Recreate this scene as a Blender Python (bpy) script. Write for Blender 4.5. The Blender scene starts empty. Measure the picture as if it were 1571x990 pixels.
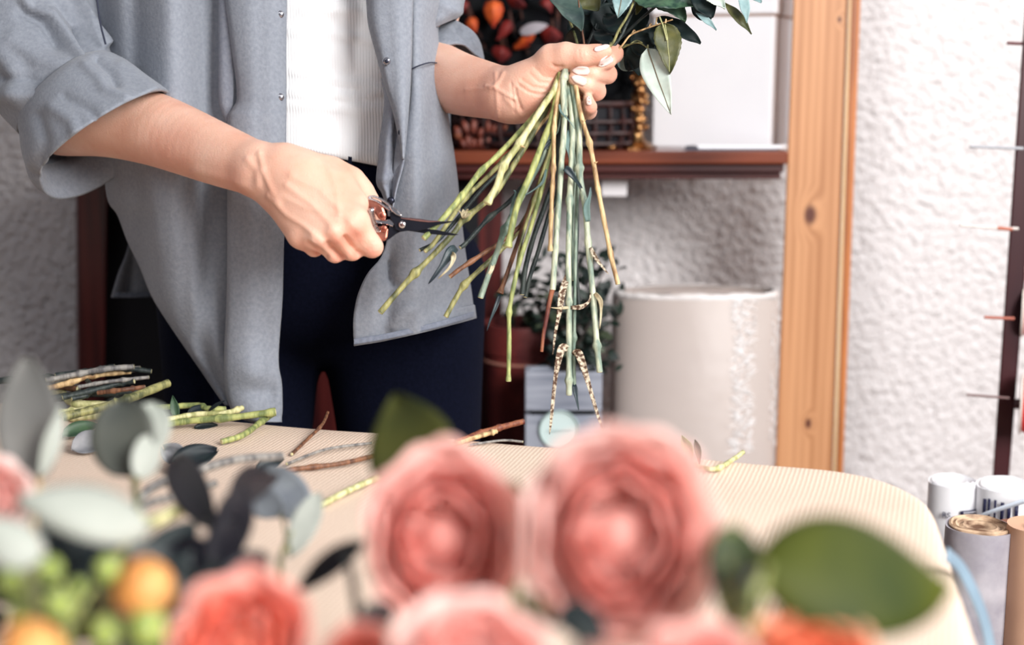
import bpy, math, random
import numpy as np
from mathutils import Vector
PI = math.pi
S = bpy.context.scene
COL = S.collection
random.seed(7)
RNG = np.random.default_rng(11)

# ------------------------------------------------------------------ camera
F, CX, CY, CAMH = 2182.0, 785.5, 495.0, 1.11
PITCH = math.atan(395.0 / F)
FWD = np.array([0, math.cos(PITCH), -math.sin(PITCH)])
UP = np.array([0, math.sin(PITCH), math.cos(PITCH)])
RIGHT = np.array([1.0, 0, 0])
CAM = np.array([0, 0, CAMH])
cd = bpy.data.cameras.new('camera'); cam = bpy.data.objects.new('camera', cd); COL.objects.link(cam)
cam.location = CAM; cam.rotation_euler = (PI / 2 - PITCH, 0, 0)
cd.sensor_width = 36; cd.lens = F * 36 / 1571; cd.clip_start = .02
cd.dof.use_dof = True; cd.dof.focus_distance = 1.40; cd.dof.aperture_fstop = 2.8
S.camera = cam

# ------------------------------------------------------------------ light
S.view_settings.view_transform = 'Standard'; S.view_settings.look = 'None'
S.view_settings.exposure = 0.0; S.view_settings.gamma = 1.0
w = bpy.data.worlds.new('daylight'); S.world = w; w.use_nodes = True
bg = w.node_tree.nodes['Background']; bg.inputs[0].default_value = (.74, .80, 1.0, 1); bg.inputs[1].default_value = .14

def area(name, loc, target, size, power, color, size_y=None):
    l = bpy.data.lights.new(name, 'AREA'); l.energy = power; l.color = color; l.size = size
    if size_y: l.shape = 'RECTANGLE'; l.size_y = size_y
    o = bpy.data.objects.new(name, l); COL.objects.link(o); o.location = loc
    o.rotation_euler = (Vector(target) - Vector(loc)).to_track_quat('-Z', 'Y').to_euler()
    return o
area('window_light', (1.5, -.7, 1.95), (.1, 1.5, .9), 1.2, 124, (1.0, .985, .97))
area('wall_fill_light', (1.75, 1.2, 2.3), (.9, 2.3, 1.1), .8, 24, (1.0, .985, .97))  # added lamp that brightens the upper right wall, no window known there
area('front_fill_light', (-.6, -.6, 2.4), (-.1, 1.5, .9), 1.2, 12, (1.0, .98, .97))  # added fill from the front left, no such lamp known

# ------------------------------------------------------------------ pixel + depth -> place
def P(px, py, d):
    return CAM + RIGHT * ((px - CX) / F * d) + UP * (-(py - CY) / F * d) + FWD * d
def PT(px, py, z):
    r = RIGHT * ((px - CX) / F) + UP * (-(py - CY) / F) + FWD
    return CAM + r * ((z - CAMH) / r[2])
def depth_of(p): return float(np.dot(np.asarray(p) - CAM, FWD))
def pix(v):
    v = np.atleast_2d(v) - CAM
    d = v @ FWD
    return np.stack([CX + F * (v @ RIGHT) / d, CY - F * (v @ UP) / d, d], 1)

# ------------------------------------------------------------------ materials
def lin(c):
    c = [x / 255.0 for x in c]
    return tuple((x / 12.92 if x <= .04045 else ((x + .055) / 1.055) ** 2.4) for x in c) + (1,)
MATS = {}
def mk(name, c1, c2=None, scale=40, rough=.6, bump=0, bscale=None, metal=0, sss=0, spec=.4, sheen=0, stretch=(1, 1, 1), detail=4, coat=0, c3=None, trans=0, lo=.35, hi=.65):
    if name in MATS: return MATS[name]
    m = bpy.data.materials.new(name); m.use_nodes = True; MATS[name] = m
    nt = m.node_tree; n = nt.nodes; L = nt.links; b = n['Principled BSDF']
    b.inputs['Base Color'].default_value = lin(c1); b.inputs['Roughness'].default_value = rough
    b.inputs['Metallic'].default_value = metal; b.inputs['Specular IOR Level'].default_value = spec
    b.inputs['Coat Weight'].default_value = coat
    b.inputs['Transmission Weight'].default_value = trans
    if sheen: b.inputs['Sheen Weight'].default_value = sheen; b.inputs['Sheen Roughness'].default_value = .5
    if sss:
        b.inputs['Subsurface Weight'].default_value = sss
        b.inputs['Subsurface Radius'].default_value = (1, .35, .2); b.inputs['Subsurface Scale'].default_value = .006
    tc = n.new('ShaderNodeTexCoord'); mp = n.new('ShaderNodeMapping'); L.new(tc.outputs['Object'], mp.inputs[0])
    mp.inputs['Scale'].default_value = stretch
    if c2:
        no = n.new('ShaderNodeTexNoise'); no.inputs['Scale'].default_value = scale; no.inputs['Detail'].default_value = detail
        L.new(mp.outputs[0], no.inputs['Vector'])
        r = n.new('ShaderNodeValToRGB'); r.color_ramp.elements[0].position = lo; r.color_ramp.elements[1].position = hi
        r.color_ramp.elements[0].color = lin(c1); r.color_ramp.elements[1].color = lin(c2)
        if c3: e = r.color_ramp.elements.new((lo + hi) / 2); e.color = lin(c3)
        L.new(no.outputs['Fac'], r.inputs[0]); L.new(r.outputs[0], b.inputs['Base Color'])
    if bump:
        no2 = n.new('ShaderNodeTexNoise'); no2.inputs['Scale'].default_value = bscale or scale; no2.inputs['Detail'].default_value = 3
        L.new(mp.outputs[0], no2.inputs['Vector'])
        bp = n.new('ShaderNodeBump'); bp.inputs['Strength'].default_value = bump; bp.inputs['Distance'].default_value = .002
        L.new(no2.outputs['Fac'], bp.inputs['Height']); L.new(bp.outputs[0], b.inputs['Normal'])
    return m

# ------------------------------------------------------------------ mesh helpers
class MB:
    def __init__(s): s.v = []; s.f = []
    def add(s, v, f):
        o = len(s.v); s.v += [tuple(map(float, p)) for p in v]; s.f += [tuple(o + i for i in q) for q in f]; return s
    def grid(s, g, cu=False, cv=False):
        g = np.asarray(g, float); nr, nc = g.shape[:2]; fs = []
        for i in range(nr if cu else nr - 1):
            for j in range(nc if cv else nc - 1):
                a, b = i * nc + j, i * nc + (j + 1) % nc
                c, d = ((i + 1) % nr) * nc + (j + 1) % nc, ((i + 1) % nr) * nc + j
                fs.append((a, b, c, d))
        return s.add(g.reshape(-1, 3), fs)
    def tube(s, path, r, n=8, caps=True, flat=None):
        path = np.asarray(path, float); m = len(path); r = np.broadcast_to(np.asarray(r, float), (m,))
        t = np.gradient(path, axis=0); t /= np.linalg.norm(t, axis=1, keepdims=True) + 1e-12
        a = np.array([.31, .17, .93]); u = np.cross(t[0], a); u /= np.linalg.norm(u)
        rings = []
        for i in range(m):
            u = u - t[i] * np.dot(u, t[i]); u /= np.linalg.norm(u) + 1e-12; v = np.cross(t[i], u)
            th = np.arange(n) * 2 * PI / n
            k = 1 if flat is None else flat
            rings.append(path[i] + r[i] * (np.outer(np.cos(th), u) + k * np.outer(np.sin(th), v)))
        o = len(s.v); s.grid(np.array(rings), cv=True)
        if caps:
            s.f.append(tuple(o + i for i in range(n))[::-1]); s.f.append(tuple(o + (m - 1) * n + i for i in range(n)))
        return s
    def lathe(s, prof, c, axis=(0, 0, 1), n=32, fold=None):
        axis = np.asarray(axis, float); axis /= np.linalg.norm(axis)
        u = np.cross(axis, [.3, 1, .1]); u /= np.linalg.norm(u); v = np.cross(axis, u); c = np.asarray(c, float)
        th = np.arange(n) * 2 * PI / n; rings = []
        for (r, h) in prof:
            rr = r * (1 + (fold(th, h) if fold else 0))
            rings.append(c + axis * h + (np.cos(th) * rr)[:, None] * u + (np.sin(th) * rr)[:, None] * v)
        o = len(s.v); s.grid(np.array(rings), cv=True)
        s.f.append(tuple(o + i for i in range(n))[::-1]); s.f.append(tuple(o + (len(prof) - 1) * n + i for i in range(n)))
        return s
    def box(s, o, ex, ey, ez):
        o, ex, ey, ez = [np.asarray(q, float) for q in (o, ex, ey, ez)]
        v = [o, o + ex, o + ex + ey, o + ey]; v += [q + ez for q in v]
        return s.add(v, [(3, 2, 1, 0), (4, 5, 6, 7), (0, 1, 5, 4), (1, 2, 6, 5), (2, 3, 7, 6), (3, 0, 4, 7)])
    def prism(s, out, d0, d1):
        n = len(out); a = [P(x, y, d0) for x, y in out]; b = [P(x, y, d1) for x, y in out]
        return s.add(a + b, [tuple(range(n)), tuple(range(2 * n - 1, n - 1, -1))] + [(i, n + i, n + (i + 1) % n, (i + 1) % n) for i in range(n)])
    def ball(s, c, r, nu=12, nv=8):
        c = np.asarray(c, float); r = np.broadcast_to(r, (3,)); g = []
        for i in range(nv + 1):
            a = PI * i / nv; a = min(max(a, .05), PI - .05)
            g.append([c + r * np.array([math.sin(a) * math.cos(t), math.sin(a) * math.sin(t), math.cos(a)]) for t in np.arange(nu) * 2 * PI / nu])
        return s.grid(g, cv=True)

def obj(name, mb, mat, parent=None, smooth=True, bevel=0, solid=0, sub=0, loc=None, **props):
    me = bpy.data.meshes.new(name)
    v = np.array(mb.v)
    if parent is not None:
        q = parent; off = np.zeros(3)
        while q is not None: off = off + np.array(q.location); q = q.parent
        base = off; o_loc = (0, 0, 0)
    else:
        base = np.array(loc) if loc is not None else np.array([v[:, 0].mean(), v[:, 1].mean(), v[:, 2].min()])
        o_loc = base
    me.from_pydata((v - base).tolist(), [], mb.f); me.update()
    me.materials.append(mat)
    if smooth: me.polygons.foreach_set('use_smooth', [True] * len(me.polygons))
    if smooth and not sub and not solid and name not in ('sleeve', 'cuff', 'tank_top') and len(me.polygons) < 60000: me.set_sharp_from_angle(angle=math.radians(58))
    o = bpy.data.objects.new(name, me); COL.objects.link(o); o.location = o_loc
    if parent is not None: o.parent = parent
    if bevel:
        m = o.modifiers.new('bevel', 'BEVEL'); m.width = bevel; m.segments = 2; m.limit_method = 'ANGLE'; m.angle_limit = .6
        m.harden_normals = False
    if solid: m = o.modifiers.new('solid', 'SOLIDIFY'); m.thickness = solid; m.offset = 0
    if sub: m = o.modifiers.new('sub', 'SUBSURF'); m.levels = sub; m.render_levels = sub
    if smooth and bevel:
        me.polygons.foreach_set('use_smooth', [False] * len(me.polygons))
    for k, val in props.items(): o[k] = val
    return o
def tag(o, label, cat, group=None):
    o['label'] = label; o['category'] = cat
    if group: o['group'] = group
    return o
def thing(name, label, cat, loc, group=None):
    o = bpy.data.objects.new(name, None); COL.objects.link(o); o.location = tuple(map(float, loc)); o.empty_display_size = .05
    return tag(o, label, cat, group)

def cr(pts, n):
    """Catmull-Rom through the rows of pts, n samples"""
    p = np.asarray(pts, float); m = len(p)
    if m == 2: t = np.linspace(0, 1, n); return p[0] + (p[1] - p[0]) * t.reshape((-1,) + (1,) * (p.ndim - 1))
    e = np.concatenate([[2 * p[0] - p[1]], p, [2 * p[-1] - p[-2]]])
    out = []
    for t in np.linspace(0, m - 1 - 1e-9, n):
        i = int(t); f = t - i; a, b, c, d = e[i], e[i + 1], e[i + 2], e[i + 3]
        out.append(.5 * (2 * b + (c - a) * f + (2 * a - 5 * b + 4 * c - d) * f * f + (3 * b - a - 3 * c + d) * f ** 3))
    return np.array(out)
def sheet(rows, nr, nc, disp=None):
    g = cr(rows, nr); g = np.swapaxes(cr(np.swapaxes(g, 0, 1), nc), 0, 1)
    if disp is not None: g[..., 2] -= disp(g[..., 0], g[..., 1])
    w_ = np.empty_like(g)
    for i in range(nr):
        for j in range(nc): w_[i, j] = P(*g[i, j])
    return w_
def pth(pts, n=24):
    return np.array([P(*q) for q in cr(pts, n)])
def nrm(v): v = np.asarray(v, float); return v / (np.linalg.norm(v) + 1e-12)

def leaf_grid(base, tip, width, normal, curl=.15, cup=.12, nu=7, nv=14, shape='oval', wave=0, seed=0):
    base = np.asarray(base, float); tip = np.asarray(tip, float); ax = tip - base; L = np.linalg.norm(ax); ax /= L
    nn = np.asarray(normal, float); nn = nrm(nn - ax * np.dot(nn, ax)); sd = np.cross(ax, nn); g = []
    rr = random.Random(seed)
    for i in range(nv):
        t = i / (nv - 1)
        if shape == 'oval': wd = math.sin(PI * min(1, t ** .8 * .97 + .015)) ** .75
        elif shape == 'ovate': wd = (math.sin(PI * t ** .62) ** .9 if 0 < t < 1 else 0) * 1.0 + .02
        elif shape == 'lance': wd = math.sin(PI * (t * .96 + .02)) ** 1.1 * (1 - .35 * t)
        elif shape == 'round': wd = math.sqrt(max(0, 1 - (2 * t - 1) ** 2)) * .98 + .03
        elif shape == 'strip': wd = (.55 + .45 * math.sin(PI * min(1, t * 1.4))) * (1 - t ** 3) + .02
        elif shape == 'serrate': wd = (math.sin(PI * t ** .62) ** .85 if 0 < t < 1 else 0) * (1 + .12 * ((t * 9) % 1 - .5)) + .02
        row = []
        for j in range(nu):
            u = 2 * j / (nu - 1) - 1
            h = cup * width * (u * u) - curl * L * (2 * t - 1) ** 2 + curl * L * .3 + wave * width * math.sin(5 * t * PI + 2 * u + seed)
            row.append(base + ax * L * t + sd * u * wd * width / 2 + nn * h)
        g.append(row)
    return g
TOCAM = -FWD
# ------------------------------------------------------------------ room
ALPHA = math.radians(7)
WT = np.array([math.cos(ALPHA), math.sin(ALPHA), 0]); WN = np.array([math.sin(ALPHA), -math.cos(ALPHA), 0])
W0 = np.array([.3, 2.25, 0])
def wallpt(px, py, off=0):
    r = RIGHT * ((px - CX) / F) + UP * (-(py - CY) / F) + FWD
    t = np.dot(W0 + WN * off - CAM, WN) / np.dot(r, WN); return CAM + r * t

m = bpy.data.materials.new('stucco_plaster'); m.use_nodes = True
nt = m.node_tree; n = nt.nodes; L = nt.links; b = n['Principled BSDF']
b.inputs['Base Color'].default_value = lin((224, 219, 219)); b.inputs['Roughness'].default_value = .9
tc = n.new('ShaderNodeTexCoord')
no = n.new('ShaderNodeTexNoise'); no.inputs['Scale'].default_value = 95; no.inputs['Detail'].default_value = 2.5; no.inputs['Distortion'].default_value = .6
vo = n.new('ShaderNodeTexVoronoi'); vo.feature = 'SMOOTH_F1'; vo.inputs['Scale'].default_value = 78; vo.inputs['Smoothness'].default_value = .6
mx = n.new('ShaderNodeMath'); mx.operation = 'MULTIPLY_ADD'; mx.inputs[1].default_value = -.6
L.new(tc.outputs['Object'], no.inputs['Vector']); L.new(tc.outputs['Object'], vo.inputs['Vector'])
L.new(vo.outputs['Distance'], mx.inputs[0]); L.new(no.outputs['Fac'], mx.inputs[2])
bp = n.new('ShaderNodeBump'); bp.inputs['Strength'].default_value = 1.0; bp.inputs['Distance'].default_value = .009
L.new(mx.outputs[0], bp.inputs['Height']); L.new(bp.outputs[0], b.inputs['Normal'])
M_STUCCO = m
def wood(name, dark, light, axis='z', knots=(), rough=.45, zscale=2.2, coat=0, xs=26):
    m = bpy.data.materials.new(name); m.use_nodes = True
    nt = m.node_tree; n = nt.nodes; L = nt.links; b = n['Principled BSDF']; b.inputs['Roughness'].default_value = rough
    b.inputs['Coat Weight'].default_value = coat
    tc = n.new('ShaderNodeTexCoord'); mp = n.new('ShaderNodeMapping'); mp.inputs['Scale'].default_value = (xs, xs, zscale) if axis == 'z' else (zscale, xs, xs)
    L.new(tc.outputs['Object'], mp.inputs[0])
    vec = mp.outputs[0]; kfac = None
    for (k, kr) in knots:
        sub = n.new('ShaderNodeVectorMath'); sub.operation = 'SUBTRACT'; L.new(tc.outputs['Object'], sub.inputs[0]); sub.inputs[1].default_value = k
        sc = n.new('ShaderNodeVectorMath'); sc.operation = 'MULTIPLY'; L.new(sub.outputs[0], sc.inputs[0]); sc.inputs[1].default_value = (1, .2, .6)
        ln = n.new('ShaderNodeVectorMath'); ln.operation = 'LENGTH'; L.new(sc.outputs[0], ln.inputs[0])
        mr = n.new('ShaderNodeMapRange'); mr.inputs[1].default_value = 0; mr.inputs[2].default_value = kr * 3.2; mr.inputs[3].default_value = 1; mr.inputs[4].default_value = 0
        mr.interpolation_type = 'SMOOTHSTEP'
        L.new(ln.outputs['Value'], mr.inputs[0])
        ad = n.new('ShaderNodeVectorMath'); ad.operation = 'MULTIPLY_ADD'
        cb = n.new('ShaderNodeCombineXYZ'); L.new(mr.outputs[0], cb.inputs[0]); L.new(mr.outputs[0], cb.inputs[1])
        L.new(cb.outputs[0], ad.inputs[0]); ad.inputs[1].default_value = (.8, .4, 0); L.new(vec, ad.inputs[2]); vec = ad.outputs[0]
        kn = n.new('ShaderNodeMapRange'); kn.inputs[1].default_value = kr * .55; kn.inputs[2].default_value = kr * 1.2; kn.inputs[3].default_value = 1; kn.inputs[4].default_value = 0
        L.new(ln.outputs['Value'], kn.inputs[0])
        if kfac is None: kfac = kn.outputs[0]
        else:
            q = n.new('ShaderNodeMath'); q.operation = 'MAXIMUM'; L.new(kfac, q.inputs[0]); L.new(kn.outputs[0], q.inputs[1]); kfac = q.outputs[0]
    no = n.new('ShaderNodeTexNoise'); no.inputs['Scale'].default_value = 1.6; no.inputs['Detail'].default_value = 5; L.new(vec, no.inputs['Vector'])
    wv = n.new('ShaderNodeTexWave'); wv.inputs['Scale'].default_value = .75; wv.inputs['Distortion'].default_value = 2.2; wv.inputs['Detail'].default_value = 3; wv.inputs['Detail Scale'].default_value = 1.4; L.new(vec, wv.inputs['Vector'])
    ad = n.new('ShaderNodeMath'); ad.operation = 'MULTIPLY_ADD'; ad.inputs[1].default_value = .22; L.new(wv.outputs['Fac'], ad.inputs[0]); L.new(no.outputs['Fac'], ad.inputs[2])
    r = n.new('ShaderNodeValToRGB'); r.color_ramp.elements[0].position = .36; r.color_ramp.elements[1].position = .72
    r.color_ramp.elements[0].color = lin(dark); r.color_ramp.elements[1].color = lin(light); L.new(ad.outputs[0], r.inputs[0])
    out = r.outputs[0]
    if kfac is not None:
        mx = n.new('ShaderNodeMix'); mx.data_type = 'RGBA'; mx.inputs[7].default_value = lin((92, 44, 28)); L.new(kfac, mx.inputs[0]); L.new(out, mx.inputs[6]); out = mx.outputs[2]
    L.new(out, b.inputs['Base Color'])
    bp = n.new('ShaderNodeBump'); bp.inputs['Strength'].default_value = .15; bp.inputs['Distance'].default_value = .001; L.new(ad.outputs[0], bp.inputs['Height']); L.new(bp.outputs[0], b.inputs['Normal'])
    return m

b_ = MB().box(W0 - WT * 3.2 - WN * .1, WT * 6.4, WN * .1, (0, 0, 2.7)); obj('wall_back', b_, M_STUCCO, smooth=False, kind='structure')
b_ = MB().box((-3, -2, -.08), (6, 0, 0), (0, 5.4, 0), (0, 0, .08)); obj('floor', b_, mk('floorboards', (96, 74, 60), (120, 92, 74), scale=6, stretch=(1, 12, 1), rough=.5), smooth=False, kind='structure')

# ------------------------------------------------------------------ timber post
def bar(pts_top, pts_bot, dth):
    """four-sided upright between two pixel edges, (pxL,pxR,py,d) at top and bottom, thickness dth away from camera"""
    a = [P(pts_top[0], pts_top[2], pts_top[3]), P(pts_top[1], pts_top[2], pts_top[3])]
    c = [P(pts_bot[0], pts_bot[2], pts_bot[3]), P(pts_bot[1], pts_bot[2], pts_bot[3])]
    def ext(p, q, z): t = (z - q[2]) / (p[2] - q[2]); return q + (p - q) * t
    return a, c, ext
def upright(name, L_, R_, d, dth, mat, parent=None, z0=0.0, z1=2.4, bevel=.003, skew=1.04, **kw):
    """L_, R_: two image points on the left and right front edges; vertical front plane at depth d (y of the first point)"""
    y0 = P(L_[0][0], L_[0][1], d)[1]
    def onplane(px, py):
        r = RIGHT * ((px - CX) / F) + UP * (-(py - CY) / F) + FWD; return CAM + r * (y0 / r[1])
    def line(a, b, z): p, q = onplane(*a), onplane(*b); t = (z - q[2]) / (p[2] - q[2]); return q + (p - q) * t
    A = [line(*L_, z0), line(*R_, z0), line(*R_, z1), line(*L_, z1)]
    th = np.array([A[0][0] / A[0][1] * skew, 1, 0]) * dth; v = A + [p + th for p in A]
    mb = MB().add(v, [(0, 1, 2, 3), (7, 6, 5, 4), (0, 4, 5, 1), (1, 5, 6, 2), (2, 6, 7, 3), (3, 7, 4, 0)])
    return obj(name, mb, mat, parent, smooth=False, bevel=bevel, **kw)
pz = P(1245, 400, 1.93)
post = thing('timber_post', 'tall knotty pine timber post in front of the white stucco wall', 'post', (pz[0], pz[1] + .03, 0))
PY0 = P(1217, 0, 1.93)[1]
def onpost(px, py): r = RIGHT * ((px - CX) / F) + UP * (-(py - CY) / F) + FWD; return CAM + r * (PY0 / r[1]) - np.array(post.location)
kn, kn2, kn3 = onpost(1243, 330), onpost(1240, 650), onpost(1288, 30)
M_PINE = wood('pine', (178, 122, 80), (206, 150, 106), knots=((tuple(kn), .009), (tuple(kn2), .005), (tuple(kn3), .003)), rough=.5, zscale=1.1, xs=34)
upright('board', ((1217, 0), (1190, 700)), ((1301, 0), (1278, 700)), 1.93, .075, M_PINE, post)
M_EDGE_HI = wood('pine_edge_highlight', (196, 150, 100), (232, 196, 150), rough=.4)  # paler wood paints the highlight running down the post edge
upright('edge_highlight', ((1301.5, 0), (1278.5, 700)), ((1306, 0), (1283, 700)), 1.926, .03, M_EDGE_HI, post, bevel=.001)
M_SIDE = wood('pine_side', (120, 66, 34), (190, 118, 62), rough=.5)
upright('side_board', ((1306.5, 0), (1283.5, 700)), ((1320, 0), (1294, 700)), 1.955, .05, M_SIDE, post, bevel=.002)

# ------------------------------------------------------------------ dark shelving unit
M_DARK = wood('dark_stained_wood', (52, 16, 20), (92, 34, 32), rough=.35, xs=20)
M_DARKX = wood('dark_stained_moulding', (44, 14, 18), (74, 28, 26), axis='x', rough=.35, xs=20)
M_SHELF = wood('shelf_wood', (70, 30, 20), (124, 62, 40), axis='x', rough=.28, coat=.3, xs=22)
M_BLACK = mk('cabinet_shadow_board', (7, 8, 16), (11, 11, 20), scale=20, rough=.7)  # near-black stands in for deep shade inside the unit; also used on liners
sy = 1.95
unit = thing('shelving_unit', 'dark red stained wooden shelving unit behind the person, shaded inside painted black', 'shelving', (P(450, 500, 1.98)[0], 2.05, 0))
upright('upright_post', ((118, 295), (120, 575)), ((166, 295), (160, 575)), 2.0, .06, M_DARK, unit, z1=.955)
upright('upright_post', ((720, 290), (722, 560)), ((772, 290), (770, 560)), 2.06, .045, M_DARK, unit, z1=.955)
upright('shade_back_panel', ((150, 300), (150, 560)), ((735, 300), (735, 560)), 2.06, .012, M_BLACK, unit, z1=.955, bevel=0)
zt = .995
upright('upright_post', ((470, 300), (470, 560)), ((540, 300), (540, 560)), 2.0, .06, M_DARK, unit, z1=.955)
upright('shade_back_panel', ((165, 0), (165, 230)), ((966, 0), (966, 230)), 2.068, .012, M_BLACK, unit, z0=.956, z1=1.6, bevel=0)  # added board, painted black as the deep shade behind the basket
xl, xr = P(118, 240, 1.95)[0], P(1207, 240, 1.95)[0]
SHY = 1.945
def plank(x0, x1, y0, y1, z0, z1): return MB().box((x0, y0, z0), (x1 - x0, 0, 0), (0, y1 - y0, 0), (0, 0, z1 - z0))
shf = thing('shelf_board', 'dark reddish wooden shelf board with moulded front edge, running to the timber post', 'shelf', ((xl + xr) / 2, 2.05, zt - .05))
obj('board', plank(xl, xr, SHY, 2.108, zt - .018, zt), M_SHELF, shf, bevel=.003)
obj('moulding', plank(xl + .004, xr - .004, SHY + .010, 2.10, zt - .030, zt - .0185), M_DARKX, shf, bevel=.002)
obj('moulding', plank(xl + .004, xr - .006, SHY + .022, 2.10, zt - .040, zt - .0305), M_DARKX, shf, bevel=.002)
a = P(922, 279, 2.0); c = P(962, 302, 2.0)
br = MB().box((a[0], 2.0, c[2]), (c[0] - a[0], 0, 0), (0, .10, 0), (0, 0, zt - .0405 - c[2]))
tag(obj('shelf_bracket', br, mk('white_paint', (226, 222, 224), rough=.5), bevel=.002), 'small white block fixed under the dark shelf board', 'bracket')

# white storage box
M_CARD = mk('white_card', (232, 231, 234), (228, 227, 231), scale=9, rough=.7)
e1 = P(1000, 216, 2.03); e2 = P(1181, 215, 1.975)
f0 = np.array([e2[0], e2[1], zt]); fx = np.array([-.158, .055, 0]); fy = np.array([.068, .185, 0]) * .82
bx = thing('storage_box', 'large white cardboard storage box with a lid standing on the dark shelf', 'box', f0 + (fx + fy) / 2)
zl = P(1181, 22, 1.975)[2]
obj('body', MB().box(f0, fy, fx, (0, 0, zl - zt - .002)), M_CARD, bx, bevel=.002)
g = .003; ux, uy = nrm(fx), nrm(fy)
obj('lid', MB().box(f0 - ux * g - uy * g + np.array([0, 0, zl - zt]), fy + uy * 2 * g, fx + ux * 2 * g, (0, 0, .09)), M_CARD, bx, bevel=.002)
obj('lid_seam', MB().box(f0 - ux * .001 - uy * .001 + np.array([0, 0, zl - zt - .003]), fy + uy * .002, fx + ux * .002, (0, 0, .0028)), mk('seam_brown', (168, 140, 126), rough=.8), bx, smooth=False)

# open notebook on the shelf
nb = thing('notebook', 'thin white paper notebook with dark spine edge lying on the shelf before the white box', 'notebook', P(1120, 218, 1.955) * [1, 1, 0] + np.array([0, 0, zt]))
def slab(px0, px1, y0, y1, z, h): 
    x0, x1 = P(px0, 216, 1.96)[0], P(px1, 216, 1.96)[0]; return MB().box((x0, y0, z), (x1 - x0, 0, 0), (.01, y1 - y0, 0), (0, 0, h))
obj('cover', slab(1046, 1186, 1.95, 1.972, zt + .0005, .002), mk('notebook_grey', (92, 92, 104), rough=.4), nb, smooth=False)
obj('pages', slab(1062, 1196, 1.952, 1.974, zt + .0026, .0045), mk('paper_white', (240, 240, 244), rough=.6), nb, bevel=.001)
obj('spine', slab(1048, 1068, 1.951, 1.973, zt + .0026, .004), mk('notebook_dark', (50, 48, 58), rough=.35), nb, bevel=.001)

# brass candlestick: knobbly stem on a footed base
M_BRASS = mk('old_brass', (196, 150, 100), (120, 76, 44), scale=60, rough=.28, metal=1, bump=.4, bscale=140)
cb = P(978, 222, 2.0); cb[2] = zt; cb[1] = 2.0
cs = thing('candlestick', 'ornate knobbly brass candlestick standing on the dark shelf beside the white box', 'candlestick', cb)
obj('foot', MB().lathe([(.001, .0), (.024, .0), (.025, .003), (.017, .007), (.009, .011), (.006, .02), (.001, .021)], cb, n=20, fold=lambda th, h: .18 * np.cos(5 * th)), M_BRASS, cs)
prof = [(.001, .019), (.0065, .02)]
for i in range(7):
    z = .022 + i * .0125; prof += [(.0055, z), (.0105 if i % 2 else .008, z + .004), (.0105 if i % 2 else .0085, z + .008), (.0055, z + .012)]
prof += [(.001, .112)]
st = MB().lathe(prof, cb, n=20, fold=lambda th, h: .16 * np.cos(4 * th + h * 160))
for i in range(18):
    t = i * 2.4; z = .03 + (i % 9) * .0085; st.ball(cb + np.array([math.cos(t) * .0105, math.sin(t) * .0105, z]), .0038, 8, 6)
obj('stem', st, M_BRASS, cs)
obj('cup', MB().lathe([(.001, .110), (.006, .111), (.014, .118), (.016, .128), (.013, .129), (.010, .120), (.001, .118)], cb, n=20), M_BRASS, cs)
tag(obj('brass_bead', MB().ball((P(937, 229, 1.96)[0], 1.96, zt + .004), (.007, .005, .004)), M_BRASS), 'small round brass bead lying on the shelf left of the candlestick', 'bead')

# dark wicker basket with dried orange lantern flowers
M_WICK = mk('dark_wicker', (30, 14, 14), (56, 24, 22), scale=70, rough=.5, bump=.5, bscale=150)
bk = np.array([P(838, 200, 2.03)[0], 2.025, zt])
basket = thing('wicker_basket', 'dark brown wicker basket on the shelf behind the flower stems', 'basket', bk)
BW, BD, BH = .132, .065, .062
base = MB(); base.grid([[bk + np.array([math.cos(t) * BW * k, math.sin(t) * BD * k, .002 + h]) for t in np.arange(40) * 2 * PI / 40] for k, h in ((.01, 0), (.9, 0), (.93, .004), (.95, .055), (.9, .055), (.88, .006), (.01, .006))], cv=True)
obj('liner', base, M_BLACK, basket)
for i in range(30):
    t = i * 2 * PI / 30; c_ = np.array([math.cos(t) * BW * .97, math.sin(t) * BD * .97, 0])
    obj('stake', MB().tube([bk + c_ * .97 + np.array([0, 0, .001]), bk + c_ * 1.02 + np.array([0, 0, .03]), bk + c_ + np.array([0, 0, BH])], [.003, .0036, .003], 6), M_WICK, basket)
for z in (.008, .022, .038, BH):
    p_ = [bk + np.array([math.cos(t) * BW * (1.0 + .025 * math.sin(15 * t + z * 200)), math.sin(t) * BD * (1.0 + .025 * math.sin(15 * t + z * 200)), z]) for t in np.linspace(0, 2 * PI, 90)]
    obj('woven_band', MB().tube(p_, .0042 if z == BH else .003, 6, caps=False), M_WICK, basket)
M_LANT = mk('dried_lantern_orange', (206, 92, 34), (150, 40, 22), scale=50, rough=.6, bump=.3)
M_LANR = mk('dried_lantern_red', (120, 28, 22), (70, 18, 22), scale=50, rough=.6)
M_DRY = mk('dried_stem', (74, 40, 28), (40, 24, 26), scale=60, rough=.8)
M_DLEAF = mk('dark_dried_leaf', (7, 8, 13), (13, 15, 17), scale=30, rough=.8, spec=.15)
lants = [(757, 20, 30, 40, 0, 'large bright orange papery lantern flower beside the sleeve'), (806, 64, 42, 16, 0, 'pointed orange papery lantern flower behind the thumb'),
         (768, 84, 30, 26, 1, 'dark red lantern flower above the wrist'), (774, 46, 14, 34, 1, 'slim red lantern flower hanging between two orange ones'),
         (725, 38, 18, 24, 0, 'small orange lantern flower nearest the rolled sleeve'), (713, 12, 16, 24, 1, 'small red lantern flower at the very edge of the sleeve'),
         (790, 4, 34, 16, 1, 'red lantern flower at the top of the dried bunch'), (843, 54, 36, 24, 1, 'dull red lantern flower behind the base of the thumb'),
         (838, 10, 24, 24, 1, 'dull red lantern flower beside the blue-green leaf'), (920, 200, 36, 30, 0, 'rust orange lantern flower low behind the little finger')]
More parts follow.
